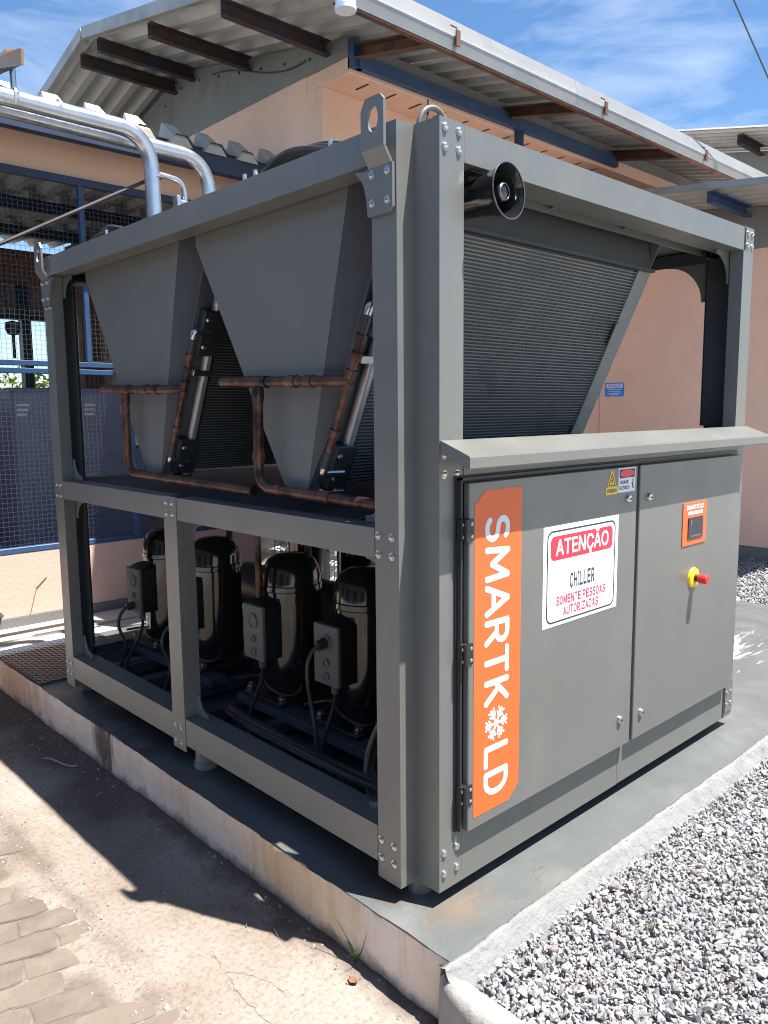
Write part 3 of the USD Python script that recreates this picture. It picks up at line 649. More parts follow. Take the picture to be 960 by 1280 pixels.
def cabinet(x0, x1, y0, z1, label):
    c = thing('compressor_cabinet', label, 'machine cabinet', ((x0 + x1) / 2, y0, -0.2))
    part(c, 'housing', bx(x0, x1, y0, y0 + 0.7, -0.2, z1, 0.012), 'cabinet_blue')
    part(c, 'front_panel', bx(x0 + 0.02, x0 + (x1 - x0) * 0.68, y0 - 0.012, y0 - 0.001, 0.35, z1 - 0.03, 0.004), 'cabinet_blue')
    part(c, 'vent_grille', bx(x1 - 0.16, x1 - 0.03, y0 - 0.012, y0 - 0.001, z1 - 0.6, z1 - 0.15), 'ink')
    part(c, 'nameplate', cat(*[bx(x0 + 0.05, x0 + 0.16 - 0.01 * q, y0 - 0.014, y0 - 0.0125, z1 - 0.17 - 0.045 * q, z1 - 0.15 - 0.045 * q) for q in range(3)]), 'white_vinyl')
    part(c, 'control_strip', bx(x0 + (x1 - x0) * 0.62, x0 + (x1 - x0) * 0.66, y0 - 0.014, y0 - 0.0125, z1 - 0.25, z1 - 0.15), 'white_vinyl')
    return c
cabinet(0.90, 1.48, 6.2, 1.63, 'dark blue machine cabinet farthest left behind the wire mesh')
cb = cabinet(1.54, 2.22, 6.2, 1.63, 'dark grey machine cabinet with white label sheet behind wire mesh')
part(cb, 'paper_sheet', bx(2.09, 2.19, 6.184, 6.1865, 1.05, 1.45), 'white_vinyl')
sp = thing('speaker_lamp', 'small dark round lamp on a stalk above the blue pipes', 'lamp', (0.86, 5.7, 1.87))
part(sp, 'head', lathe([(0, -0.06), (0.045, -0.05), (0.065, 0), (0.06, 0.05), (0.0, 0.07)], (0.80, 5.7, 2.12), n=16), 'black_plastic', 40)
part(sp, 'stalk', cyl((0.80, 5.7, 1.868), (0.80, 5.7, 2.08), 0.014, 8), 'black_plastic')
# shrub beyond the shed windows
def shrub(name, label, c, rad, n):
    t = thing(name, label, 'shrub', (c[0], c[1], -0.5))
    r = np.random.default_rng(3); P = r.normal(size=(n, 3)); P /= np.linalg.norm(P, axis=1)[:, None]
    P = np.array(c) + P * r.uniform(0.4, 1, (n, 1)) * rad * (0.8 + 0.5 * meshkit.fbm(P * 2.5, 3, 5))[:, None]
    V, Fc = [], []
    for i, p in enumerate(P):
        a, b = r.normal(size=(2, 3)); a /= np.linalg.norm(a); b -= a * (a @ b); b /= np.linalg.norm(b); s = r.uniform(0.05, 0.10)
        V += [p - a * s, p + b * s * 0.5, p + a * s, p - b * s * 0.5]; Fc += [(4 * i, 4 * i + 1, 4 * i + 2), (4 * i, 4 * i + 2, 4 * i + 3)]
    part(t, 'foliage', trimesh.Trimesh(V, Fc, process=False), 'leaf', kind='stuff')
    part(t, 'stem', tube([(c[0], c[1], -0.5), (c[0] + 0.1, c[1], c[2] * 0.5), (c[0], c[1], c[2])], [0.09, 0.06, 0.03], 8), 'twig', 40)
shrub('shrub', 'leafy green shrub seen through the shed windows', (3.0, 12.5, 1.35), np.array([2.6, 1.0, 0.75]), 2600)

# galvanised pipes from the shed to the chiller
P1 = thing('insulated_pipe', 'upper galvanised pipe bending down beside the chiller, nearer the camera', 'pipe', (0.80, 3.05, 2.0), 'galvanised pipes running from the shed to the chiller')
part(P1, 'pipe_run', tube(fillet([(-2.2, 3.10, 3.10), (0.81, 3.10, 3.08), (0.83, 3.10, 1.9)], 0.22, 12), 0.047, 20), 'galv', 40)
for xx in (-0.30, 0.25):
    part(P1, 'seam_band', tube([(xx, 3.10, 3.0925), (xx + 0.018, 3.10, 3.0924)], 0.0492, 20), 'galv', 40)
part(P1, 'seam_band', tube([(0.83, 3.10, 2.84), (0.83, 3.10, 2.825)], 0.0492, 20), 'galv', 40)
P2 = thing('insulated_pipe', 'lower galvanised pipe bending down farther right behind the first one', 'pipe', (1.25, 3.35, 2.0), 'galvanised pipes running from the shed to the chiller')
part(P2, 'pipe_run', tube(fillet([(-2.2, 3.30, 3.12), (1.33, 3.30, 3.075), (1.35, 3.30, 1.9)], 0.22, 12), 0.047, 20), 'galv', 40)
part(P2, 'seam_band', tube([(0.9, 3.30, 3.0805), (0.918, 3.30, 3.0803)], 0.0492, 20), 'galv', 40)
part(P2, 'pipe_hanger', cat(bx(-0.02, 0.0, 3.29, 3.31, 3.16, 3.45), tube([(-0.02, 3.30, 3.093), (0.0, 3.30, 3.093)], 0.052, 20)), 'galv')
P3 = thing('small_pipe', 'thin silver elbow pipe with side valve between the two big pipes', 'pipe', (1.12, 3.2, 2.0))
part(P3, 'pipe_run', tube(fillet([(0.85, 3.22, 2.895), (1.10, 3.22, 2.88), (1.12, 3.22, 2.0)], 0.08, 8), 0.017, 12), 'galv', 40)
part(P3, 'valve', cat(cyl((1.05, 3.22, 2.745), (1.32, 3.22, 2.72), 0.02, 12), bx(1.03, 1.06, 3.19, 3.25, 2.70, 2.78, 0.004)), 'galv', 40)
fl = thing('flood_light', 'rusty amber flood light on a bracket above the galvanised pipes', 'light', (0.05, 3.1, 3.15))
part(fl, 'housing', hull([(-0.14, 3.22, 3.21), (-0.14, 3.22, 3.15), (-0.10, 3.05, 3.24), (-0.10, 3.05, 3.19), (0.00, 3.16, 3.345), (0.00, 3.16, 3.255), (0.055, 3.05, 3.34), (0.05, 3.05, 3.25)]), 'rust_dark')
part(fl, 'lens', hull([(-0.01, 3.12, 3.34), (-0.01, 3.12, 3.255), (0.065, 3.04, 3.335), (0.06, 3.04, 3.25), (0.0, 3.1, 3.3)]), 'amber')
part(fl, 'bracket', cat(cyl((0.02, 3.10, 3.10), (0.02, 3.10, 3.26), 0.016, 10), lathe([(0.052, -0.012), (0.055, 0), (0.052, 0.012)], (0.02, 3.10, 3.094), (1, 0, 0), 20)), 'steel')
part(fl, 'arm', tube([(-0.25, 3.15, 3.13), (-0.12, 3.13, 3.16), (0.02, 3.10, 3.12)], 0.01, 8), 'steel', 40)
st = tagged('stay_rod', tube([(-1.2, 3.2, 1.76), (-0.05, 3.2, 2.34), (0.83, 3.16, 2.83)], 0.011, 8), 'rust_dark', 'thin dark rusty stay rod running diagonally up to the nearer galvanised pipe', 'rod', 40)
tagged('overhead_wire', tube([(6.1, 2.0, 5.37), (6.33, 2.0, 5.23), (7.21, 2.0, 4.767), (7.8, 2.0, 4.46)], 0.008, 6), 'black_rubber', 'thin dark overhead wire crossing the sky at top right', 'wire')
pt = thing('plant_pot', 'dark grey square pot against the low peach shed wall', 'pot', (0.24, YW - 0.25, -0.25))
part(pt, 'body', hull([(x_, y_, z_) for z_, s in ((-0.25, 0.08), (-0.07, 0.115)) for x_ in (0.03 - s, 0.03 + s) for y_ in (4.48 - s, 4.48 + s)]), 'pot_grey')
part(pt, 'rim', bx(-0.095, 0.155, 4.355, 4.605, -0.07, -0.045, 0.004), 'pot_grey')
tagged('wall_crack', tube([(0.44, YW - 0.006, -0.15), (0.50, YW - 0.006, 0.05), (0.58, YW - 0.004, 0.12)], 0.003, 5), 'twig', 'thin dark dry stem standing against the low peach wall', 'dry stem')

nb = thing('yard_shed', 'added long grey shed outside the frame to the left, blocking part of the sky', 'shed', (-6.2, 2.0, -0.5))  # unseen shed, added to keep sky light off the shaded side of the chiller
part(nb, 'wall', bx(-6.6, -6.2, -7.0, 14.0, -0.5, 4.0), 'plaster_grey')
for k in range(12):
    part(nb, 'roof_sheet', corrugated((-8.4, -7.3 + 1.8 * k, 4.7), (0, 1, 0), (1, 0, -0.2), 1.8, 3.0, 0.3, 0.05), 'roof_metal_dark')
for k in range(5):
    part(nb, 'door', bx(-6.2, -6.17, -5.0 + 3.6 * k, -3.0 + 3.6 * k, -0.5, 2.6), 'navy')
# wire cage of pale stones behind the compressors
gb = thing('stone_cage', 'pale rough stones behind wire mesh seen past the compressors', 'wire cage', (2.7, 3.5, -0.25))
r4 = np.random.default_rng(11)
for k in range(130):
    a, b = r4.uniform(1.95, 3.5), r4.uniform(-0.2, 0.66)
    part(gb, 'stone', place(rock(k % 20), (a, 3.58 + r4.uniform(-0.03, 0.05), b), *(np.linalg.qr(r4.normal(size=(3, 3)))[0] * 0.075)), 'straw_stone')
part(gb, 'backing', bx(1.9, 3.55, 3.66, 3.72, -0.3, 0.72), 'straw_stone')
part(gb, 'wire_mesh', wires(1.9, 3.55, -0.25, 0.74, 3.45, 0.06, 0.003), 'wire', kind='stuff')

# ================================================================ the chiller
C = thing('chiller', 'large dark grey outdoor chiller unit in an open steel frame', 'chiller', (0, 0, -0.125))
W, L, H, ZB = 2.27, 2.90, 2.20, -0.125
T = 0.006
# corner posts with a stepped (notched) corner
def post_poly(sx, sy):
    pts = [(0.06, 0.205), (0.0, 0.205), (0.0, 0.10), (0.071, 0.10), (0.071, 0.0), (0.175, 0.0), (0.175, 0.06)]
    pts = [(x_ + (T / 2 if x_ < 0.17 else -T / 2) * (1 if x_ in (0.0, 0.071, 0.175) else 0), y_ + (T / 2 if y_ < 0.2 else -T / 2) * (1 if y_ in (0.0, 0.10, 0.205) else 0)) for x_, y_ in pts]
    if sx: pts = [(W - x_, y_) for x_, y_ in pts]
    if sy: pts = [(x_, L - y_) for x_, y_ in pts]
    return sheet_profile(pts, T)
posts = {}
for sx in (0, 1):
    for sy in (0, 1):
        posts[sx, sy] = part(C, 'corner_post', prism_xy(post_poly(sx, sy), ZB, H), 'paint')
        xs, ys = (0.11 if not sx else W - 0.11), (0.125 if not sy else L - 0.125)
        part(posts[sx, sy], 'foot', lathe([(0, 0), (0.040, 0), (0.042, 0.050), (0.052, 0.056), (0.055, 0.062), (0.050, 0.075), (0.0, 0.085)], (xs, ys, PAD_Z), n=24), 'paint', 40)
pn = posts[0, 0]
# side rails and mid posts
def rail_y(x, sgn, y0, y1, z0, z1, name, lip=0.09):
    a = bx(x, x + sgn * T, y0, y1, z0, z1)
    top = bx(x + sgn * T, x + sgn * lip, y0, y1, z1 - T, z1); bot = bx(x + sgn * T, x + sgn * lip, y0, y1, z0, z0 + T)
    lipm = bx(x + sgn * lip, x + sgn * (lip - T), y0, y1, z1 - 0.03, z1 - T)
    return part(C, name, cat(a, top, bot, lipm), 'paint')
def rail_x(y, sgn, x0, x1, z0, z1, name, lip=0.09):
    a = bx(x0, x1, y, y + sgn * T, z0, z1)
    top = bx(x0, x1, y + sgn * T, y + sgn * lip, z1 - T, z1); bot = bx(x0, x1, y + sgn * T, y + sgn * lip, z0, z0 + T)
    return part(C, name, cat(a, top, bot), 'paint')
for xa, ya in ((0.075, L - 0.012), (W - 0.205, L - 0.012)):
    part(C, 'post_liner', bx(xa, xa + 0.13, ya - 0.006, ya, ZB + 0.01, 2.09), 'tray')  # added dark sheets: shade on the inner post faces put into colour
part(C, 'post_liner', cat(bx(W - 0.105, W - 0.099, 0.07, 0.20, 1.30, 2.09), bx(W - 0.105, W - 0.02, 0.197, 0.2035, 1.30, 2.09)), 'tray')  # same dark shade sheets for the inside of the right front post
part(C, 'rail_cover', bx(W - 0.10, W - 0.0945, 0.21, L - 0.21, 2.075, 2.135), 'tray')  # added dark strip painting in the shade inside the side top rail
MY0, MY1 = 1.455, 1.565
for x_, sg_ in ((0.0, 1), (W, -1)):
    rail_y(x_, sg_, 0.208, L - 0.208, 2.100, 2.197, 'top_rail')
    rail_y(x_, sg_, 0.208, L - 0.208, -0.074, 0.048, 'base_rail', 0.11)
    rail_y(x_, sg_, 0.208, MY0 + 0.001, 0.931, 1.027, 'middle_rail')
    rail_y(x_, sg_, MY1 - 0.001, L - 0.208, 0.931, 1.027, 'middle_rail')
    mp = part(C, 'middle_post', cat(bx(x_ - sg_ * 0.003, x_ + sg_ * 0.0029, MY0, MY1, -0.105, 1.03), bx(x_ + sg_ * 0.003, x_ + sg_ * 0.08, MY0, MY0 + T, 0.05, 0.93), bx(x_ + sg_ * 0.003, x_ + sg_ * 0.08, MY1 - T, MY1, 0.05, 0.93)), 'paint')
    if x_ == 0.0:
        bolts(mp, [(-0.003, y, z) for y in (MY0 + 0.028, MY0 + 0.08) for z in (-0.07, 0.0, 0.955, 1.003)], (-1, 0, 0))
    part(C, 'mid_foot', lathe([(0, 0), (0.050, 0), (0.053, 0.006), (0.053, 0.028), (0.046, 0.032), (0.046, 0.1), (0, 0.1)], (x_ + sg_ * 0.075, 1.42, PAD_Z), n=28), 'plaster_grey', 30)
for y_, sg_ in ((0.0, 1), (L, -1)):
    tr = rail_x(y_, sg_, 0.1755, W - 0.1555, 2.095, 2.197, 'top_rail', 0.12)
rail_x(0.0, 1, 0.1755, 1.1225, ZB, 0.058, 'base_rail')
rail_x(0.0, 1, 1.1245, W - 0.1555, ZB + 0.002, 0.058, 'base_rail')
rail_x(L, -1, 0.1755, W - 0.1555, -0.074, 0.048, 'base_rail')
rail_x(L, -1, 0.1755, W - 0.1555, 0.931, 1.027, 'middle_rail')
# bolts on the near post and right post
bolts(pn, [(0.0, y, z) for y in (0.13, 0.19) for z in (1.005, 0.946, 0.007, -0.053)], (-1, 0, 0))
bolts(pn, [(x_, 0.0, z) for x_ in (0.093, 0.152) for z in (2.175, 2.123, 0.002, -0.067)], (0, -1, 0))
bolts(pn, [(0.091, 0.0, 1.255), (0.091, 0.0, 1.198), (0.148, 0.0, 1.197)], (0, -1, 0))
bolts(posts[1, 0], [(x_, 0.0, z) for x_ in (2.135, 2.18) for z in (2.175, 2.12, 0.0, -0.06)], (0, -1, 0))
bolts(posts[0, 1], [(0.0, y, z) for y in (L - 0.13, L - 0.18) for z in (2.0, 1.94, 1.005, 0.946, 0.007, -0.053)], (-1, 0, 0))
# gussets in the frame's corners
def gusset(y0, z0, sy, sz, x, s=0.11, name='gusset'):
    q = Polygon([(0, 0), (s, 0)] + [(s - (s - 0.02) * math.sin(a), s - (s - 0.02) * math.cos(a)) for a in np.linspace(0, math.pi / 2, 10)] + [(0, s)])
    q = affinity.translate(affinity.scale(q, sy, sz, origin=(0, 0)), y0, z0)
    p = part(C, name, prism_yz(q, x, x + 0.005), 'paint')
    return p
for x_ in (0.062, W - 0.066):
    for yy, sy in ((0.208, 1), (L - 0.208, -1)):
        for zz, sz in ((2.098, -1), (1.03, 1), (0.929, -1), (0.05, 1)):
            g = gusset(yy, zz, sy, sz, x_)
    for zz, sz in ((0.929, -1), (0.05, 1)):
        gusset(MY1 + 0.001, zz, 1, sz, x_, 0.09); gusset(MY0 - 0.001, zz, -1, sz, x_, 0.09)
def gusset_x(x0, z0, sx, sz, y, s=0.14):
    q = Polygon([(0, 0), (s, 0)] + [(s - (s - 0.02) * math.sin(a), s - (s - 0.02) * math.cos(a)) for a in np.linspace(0, math.pi / 2, 12)] + [(0, s)])
    q = affinity.translate(affinity.scale(q, sx, sz, origin=(0, 0)), x0, z0)
    part(C, 'gusset', prism_xz(q, y, y + 0.005), 'paint')
gusset_x(W - 0.16, 2.094, -1, -1, 0.065)
gusset(0.21, 2.094, 1, -1, W - 0.09, 0.2)
# flat corner plate with flared lower edge under the lug, and the lifting lugs
def lug(ys, flip, label=None):
    s = -1 if flip else 1
    def Y(v): return ys + s * v
    up = Polygon([(Y(-0.045), 2.125), (Y(0.05), 2.125), (Y(0.05), 2.235), (Y(0.03), 2.265), (Y(-0.03), 2.265), (Y(-0.045), 2.25)])
    hole = affinity.scale(Point(Y(0.0), 2.205).buffer(0.028, 24), 0.8, 1.25)
    up = up.difference(hole)
    a = prism_yz(up, -0.040, -0.030)
    b = hull([(x_, Y(v), z) for v in (-0.045, 0.05) for x_, z in ((-0.040, 2.126), (-0.030, 2.126), (-0.012, 2.085), (-0.002, 2.085))])
    lowp = Polygon([(Y(-0.05), 2.086), (Y(0.05), 2.086), (Y(0.06), 2.08), (Y(0.11), 2.085), (Y(0.075), 2.05), (Y(0.062), 2.01), (Y(0.055), 1.95), (Y(-0.035), 1.95), (Y(-0.05), 1.965)])
    c = prism_yz(lowp, -0.012, -0.002)
    p = part(C, 'lifting_lug', cat(a, b, c), 'paint', label=label)
    bolts(p, [(-0.012, Y(v), z) for v in (-0.03, 0.035) for z in (2.065, 1.985)], (-1, 0, 0))
lug(0.155, False); lug(L - 0.155, True)
bolts(pn, [(0.036, 0.20, 2.19), (0.036, 0.235, 2.19)], (0, 0, 1))

# ---- electrical cabinet in the front
part(C, 'cabinet_body', bx(0.18, 2.112, 0.0085, 0.40, 0.06, 1.262), 'paint_dark')
part(C, 'gasket', bx(0.135, 2.118, -0.0065, 0.0015, 0.057, 1.19), 'black_rubber')
part(C, 'header_strip', bx(0.1765, 2.1135, -0.002, 0.006, 1.191, 1.285), 'paint')
part(C, 'door_trim', cat(bx(0.143, 0.150, -0.022, -0.007, 0.06, 1.185), bx(0.143, 1.16, -0.022, -0.007, 1.178, 1.185)), 'black_rubber')
can = Polygon([(-0.002, 1.299), (-0.113, 1.257), (-0.116, 1.252), (-0.116, 1.222), (-0.110, 1.218), (-0.002, 1.262)])
part(C, 'canopy', prism_yz(can, 0.073, 2.218), 'paint')
def door(x0, x1, name):
    return part(C, name, bx(x0, x1, -0.035, -0.010, 0.057, 1.170, 0.003), 'paint')
D1 = door(0.166, 1.152, 'cabinet_door'); D2 = door(1.176, 2.092, 'cabinet_door')
part(C, 'corner_cover', bx(2.119, 2.198, -0.004, -0.0005, -0.1, 0.06), 'paint')
YD = -0.035
for z in (1.027, 0.640, 0.180):
    h = part(C, 'hinge', cat(bx(0.139, 0.182, -0.030, -0.007, z - 0.034, z + 0.034, 0.002), cyl((0.152, -0.036, z - 0.034), (0.152, -0.036, z + 0.034), 0.008, 10), bx(0.155, 0.182, -0.0385, -0.0352, z - 0.034, z + 0.034)), 'black_plastic')
    for zz in (-0.02, 0.018):
        part(h, 'screw', place(BOLT, (0.174, -0.0386, z + zz), (0.5, 0, 0), (0, 0, 0.5), (0, -0.3, 0)), 'alu', 40)
        part(h, 'screw', place(BOLT, (0.1445, -0.0301, z + zz), (0.4, 0, 0), (0, 0, 0.5), (0, -0.3, 0)), 'alu', 40)
for d, x_, z in ((D1, 1.085, 1.047), (D1, 1.07, 0.175), (D2, 1.243, 1.040), (D2, 1.234, 0.160)):
    lk = part(d, 'door_lock', lathe([(0, 0.012), (0.010, 0.012), (0.014, 0.010), (0.0165, 0.003), (0.0165, 0)], (x_, YD, z), (0, -1, 0), 20), 'steel', 40)
    part(d, 'lock_keyhole', bx(x_ - 0.007, x_ + 0.007, YD - 0.0135, YD - 0.0121, z - 0.003, z + 0.003), 'ink')
# orange name strip: letters drawn as round strokes, turned to read downwards
y1 = YD - 0.001
og = Polygon([(0.190, 0.095), (0.371, 0.092), (0.423, 0.140), (0.423, 1.142), (0.238, 1.142), (0.190, 1.100)])
strip = part(C, 'name_strip', prism_xz(og, y1, YD + 0.0005), 'orange')
def arc(cx, cy, rx, ry, a0, a1, n=14):
    return [(cx + rx * math.cos(math.radians(a)), cy + ry * math.sin(math.radians(a))) for a in np.linspace(a0, a1, n)]
GL = {
    'S': ([arc(0.36, 0.72, 0.27, 0.22, 35, 180) + arc(0.36, 0.72, 0.27, 0.22, 180, 270)[1:] + arc(0.36, 0.26, 0.29, 0.24, 90, -150)[0:]], 0.74),
    'M': ([[(0.06, 0.03), (0.12, 0.96), (0.48, 0.25), (0.84, 0.96), (0.90, 0.03)]], 0.96),
    'A': ([[(0.04, 0.03), (0.42, 0.97), (0.80, 0.03)], [(0.19, 0.33), (0.65, 0.33)]], 0.84),
    'R': ([[(0.08, 0.03), (0.08, 0.96), (0.40, 0.96)] + arc(0.40, 0.72, 0.24, 0.24, 90, -90) + [(0.08, 0.48)], [(0.38, 0.48), (0.66, 0.03)]], 0.72),
    'T': ([[(0.04, 0.96), (0.70, 0.96)], [(0.37, 0.96), (0.37, 0.03)]], 0.74),
    'K': ([[(0.08, 0.03), (0.08, 0.97)], [(0.64, 0.97), (0.12, 0.45)], [(0.28, 0.60), (0.68, 0.03)]], 0.72),
    'L': ([[(0.08, 0.97), (0.08, 0.04), (0.58, 0.04)]], 0.62),
    'D': ([[(0.08, 0.04), (0.08, 0.96), (0.34, 0.96)] + arc(0.34, 0.50, 0.34, 0.46, 90, -90) + [(0.08, 0.04)]], 0.78),
}
def snow():
    out = []
    for k in range(6):
        a = math.radians(60 * k + 30); c_, s_ = math.cos(a), math.sin(a)
        def rot(p): return (0.48 + c_ * p[0] - s_ * p[1], 0.5 + s_ * p[0] + c_ * p[1])
        out += [LineString([rot((0, 0)), rot((0.47, 0))]).buffer(0.038)]
        for r0 in (0.20, 0.34):
            out += [LineString([rot((r0, 0)), rot((r0 + 0.13, 0.13))]).buffer(0.032), LineString([rot((r0, 0)), rot((r0 + 0.13, -0.13))]).buffer(0.032)]
    return unary_union(out)
HT = 0.115                        # letter height; tops face +x
zcur = 1.058
SPAN = sum(0.96 if c == '*' else GL[c][1] for c in 'SMARTK*LD')
LS = (1.058 - 0.140 - SPAN * 0.115 * 0.95) / 8
for ch in 'SMARTK*LD':
    if ch == '*': g, adv = snow(), 0.96
    else:
        st_, adv = GL[ch]; g = unary_union([LineString(s).buffer(0.092) for s in st_])
    g = affinity.scale(g, HT * 0.95, HT * 0.97, origin=(0, 0))
    m = place(extrude(g, 0.0008), (0.246, y1 - 0.00005, zcur), (0, 0, -1), (1, 0, 0), (0, -1, 0))
    part(strip, 'snowflake' if ch == '*' else 'letter', m, 'white_vinyl')
    zcur -= adv * HT * 0.95 + LS
# warning sign
ws = part(C, 'warning_sign', bx(0.545, 1.020, YD - 0.001, YD + 0.0005, 0.640, 0.992), 'white_vinyl')
def rrect(x0, x1, z0, z1, r): return sbox(x0 + r, z0 + r, x1 - r, z1 - r).buffer(r, 8)
part(ws, 'border', prism_xz(rrect(0.566, 1.000, 0.652, 0.976, 0.03).difference(rrect(0.5715, 0.9945, 0.6575, 0.9705, 0.026)), YD - 0.0016, YD - 0.0009), 'ink')
part(ws, 'red_panel', prism_xz(rrect(0.587, 0.980, 0.872, 0.956, 0.022), YD - 0.0016, YD - 0.0009), 'red_vinyl')
part(ws, 'lettering', on_front(ctext('ATENÇÃO', 0.052, 0.335, True), 0.616, YD - 0.0016, 0.889), 'white_vinyl')
part(ws, 'lettering', on_front(spaced('CHILLER', 0.050, 0.0200, 0.0050, True), 0.706, YD - 0.001, 0.764), 'ink')
part(ws, 'lettering', on_front(spaced('SOMENTE PESSOAS', 0.030, 0.0180, 0.0038, True), 0.625, YD - 0.001, 0.712), 'red_vinyl')
part(ws, 'lettering', on_front(spaced('AUTORIZADAS', 0.030, 0.0180, 0.0038, True), 0.668, YD - 0.001, 0.671), 'red_vinyl')
# two small stickers
hz = part(C, 'hazard_sticker', cat(prism_xz(Polygon([(0.935, 1.100), (0.998, 1.100), (0.972, 1.160), (0.960, 1.160)]), YD - 0.001, YD + 0.0005), bx(0.926, 1.008, YD - 0.001, YD + 0.0005, 1.072, 1.0995)), 'yellow_vinyl')
part(hz, 'symbol', cat(prism_xz(Polygon([(0.942, 1.103), (0.992, 1.103), (0.967, 1.152)]).difference(Polygon([(0.948, 1.1065), (0.986, 1.1065), (0.967, 1.144)])), YD - 0.0014, YD - 0.0009),
    prism_xz(Polygon([(0.970, 1.136), (0.960, 1.120), (0.966, 1.120), (0.962, 1.108), (0.974, 1.124), (0.968, 1.124)]), YD - 0.0014, YD - 0.0009), on_front(ctext('PERIGO', 0.012, 0.062, True), 0.936, YD - 0.001, 1.080)), 'ink')
el = part(C, 'shock_sticker', bx(1.012, 1.134, YD - 0.001, YD + 0.0005, 1.074, 1.166), 'white_vinyl')
part(el, 'black_panel', bx(1.018, 1.128, YD - 0.0014, YD - 0.0009, 1.128, 1.161), 'ink')
part(el, 'red_panel', prism_xz(affinity.scale(Point(1.073, 1.1445).buffer(1, 24), 0.050, 0.0145), YD - 0.0018, YD - 0.0013), 'red_vinyl')
part(el, 'lettering', cat(on_front(ctext('CHOQUE', 0.012, 0.062, True), 1.022, YD - 0.001, 1.106), on_front(ctext('ELÉTRICO', 0.012, 0.070, True), 1.020, YD - 0.001, 1.085)), 'ink')
part(el, 'symbol', prism_xz(unary_union([Point(1.117, 1.119).buffer(0.004), LineString([(1.117, 1.114), (1.113, 1.100), (1.118, 1.086)]).buffer(0.003), LineString([(1.117, 1.112), (1.108, 1.104)]).buffer(0.002), LineString([(1.116, 1.10), (1.122, 1.088)]).buffer(0.002)]), YD - 0.0014, YD - 0.0009), 'ink')
# control panel and emergency stop
cp = part(C, 'control_panel', bx(1.533, 1.748, YD - 0.004, YD + 0.0005, 0.804, 0.988, 0.001), 'orange')
part(cp, 'lettering', on_front(ctext('SMARTKOLD', 0.018, 0.160, True), 1.560, YD - 0.004, 0.958), 'white_vinyl')
part(cp, 'text_band', bx(1.577, 1.710, YD - 0.0046, YD - 0.0039, 0.935, 0.949), 'white_vinyl')
sc = part(cp, 'screen', bx(1.577, 1.712, YD - 0.008, YD - 0.0039, 0.830, 0.922, 0.001), 'screen')
part(sc, 'display_mark', cat(bx(1.595, 1.606, YD - 0.0086, YD - 0.0079, 0.890, 0.912), bx(1.60, 1.69, YD - 0.0086, YD - 0.0079, 0.839, 0.846)), 'cable_grey')
es = part(C, 'emergency_stop', lathe([(0, 0.012), (0.034, 0.012), (0.042, 0.009), (0.046, 0.0), ], (1.652, YD, 0.655), (0, -1, 0), 32), 'yellow_plastic', 40)
part(es, 'button_stem', lathe([(0.016, 0.012), (0.016, 0.03)], (1.652, YD, 0.655), (0, -1, 0), 20), 'black_plastic', 40)
part(es, 'red_button', lathe([(0.014, 0.026), (0.019, 0.028), (0.021, 0.036), (0.021, 0.060), (0.018, 0.066), (0, 0.067)], (1.652, YD, 0.655), (0, -1, 0), 24), 'red_plastic', 40)

# ---- floor, skids and cross members
part(C, 'floor_tray', bx(0.10, W - 0.10, 0.10, L - 0.10, -0.115, -0.09), 'tray')
for y in (0.55, 0.95, 1.28, 1.62, 1.95, 2.25, 2.55):
    part(C, 'cross_member', bx(0.006, W - 0.006, y - 0.035, y + 0.035, -0.07, -0.012, 0.003), 'tray')
for x_ in (0.42, 0.76, 1.45, 1.78):
    for ya, yb in ((0.62, 1.62), (1.86, 2.84)):
        part(C, 'skid_rail', bx(x_ - 0.05, x_ + 0.05, ya, yb, -0.011, 0.035, 0.004), 'tray')
for sx in (0, 1):
    for sy in (0, 1):
        cpx = [0.0035 + 0.003, 0.19] if not sx else [W - 0.19, W - 0.0065]; cpy = [0.106, 0.2115] if not sy else [L - 0.2115, L - 0.106]
        cqx = [0.078, 0.1815] if not sx else [W - 0.1815, W - 0.078]; cqy = [0.0065, 0.1055] if not sy else [L - 0.1055, L - 0.0065]
        part(posts[sx, sy], 'top_cap', cat(bx(*cpx, *cpy, 2.150, 2.156), bx(*cqx, *cqy, 2.150, 2.156)), 'paint')
part(C, 'fan_deck', cat(bx(0.012, W - 0.012, 0.212, L - 0.212, 2.14, 2.185), bx(0.182, W - 0.182, 0.012, L - 0.012, 2.138, 2.183)), 'paint_dark')

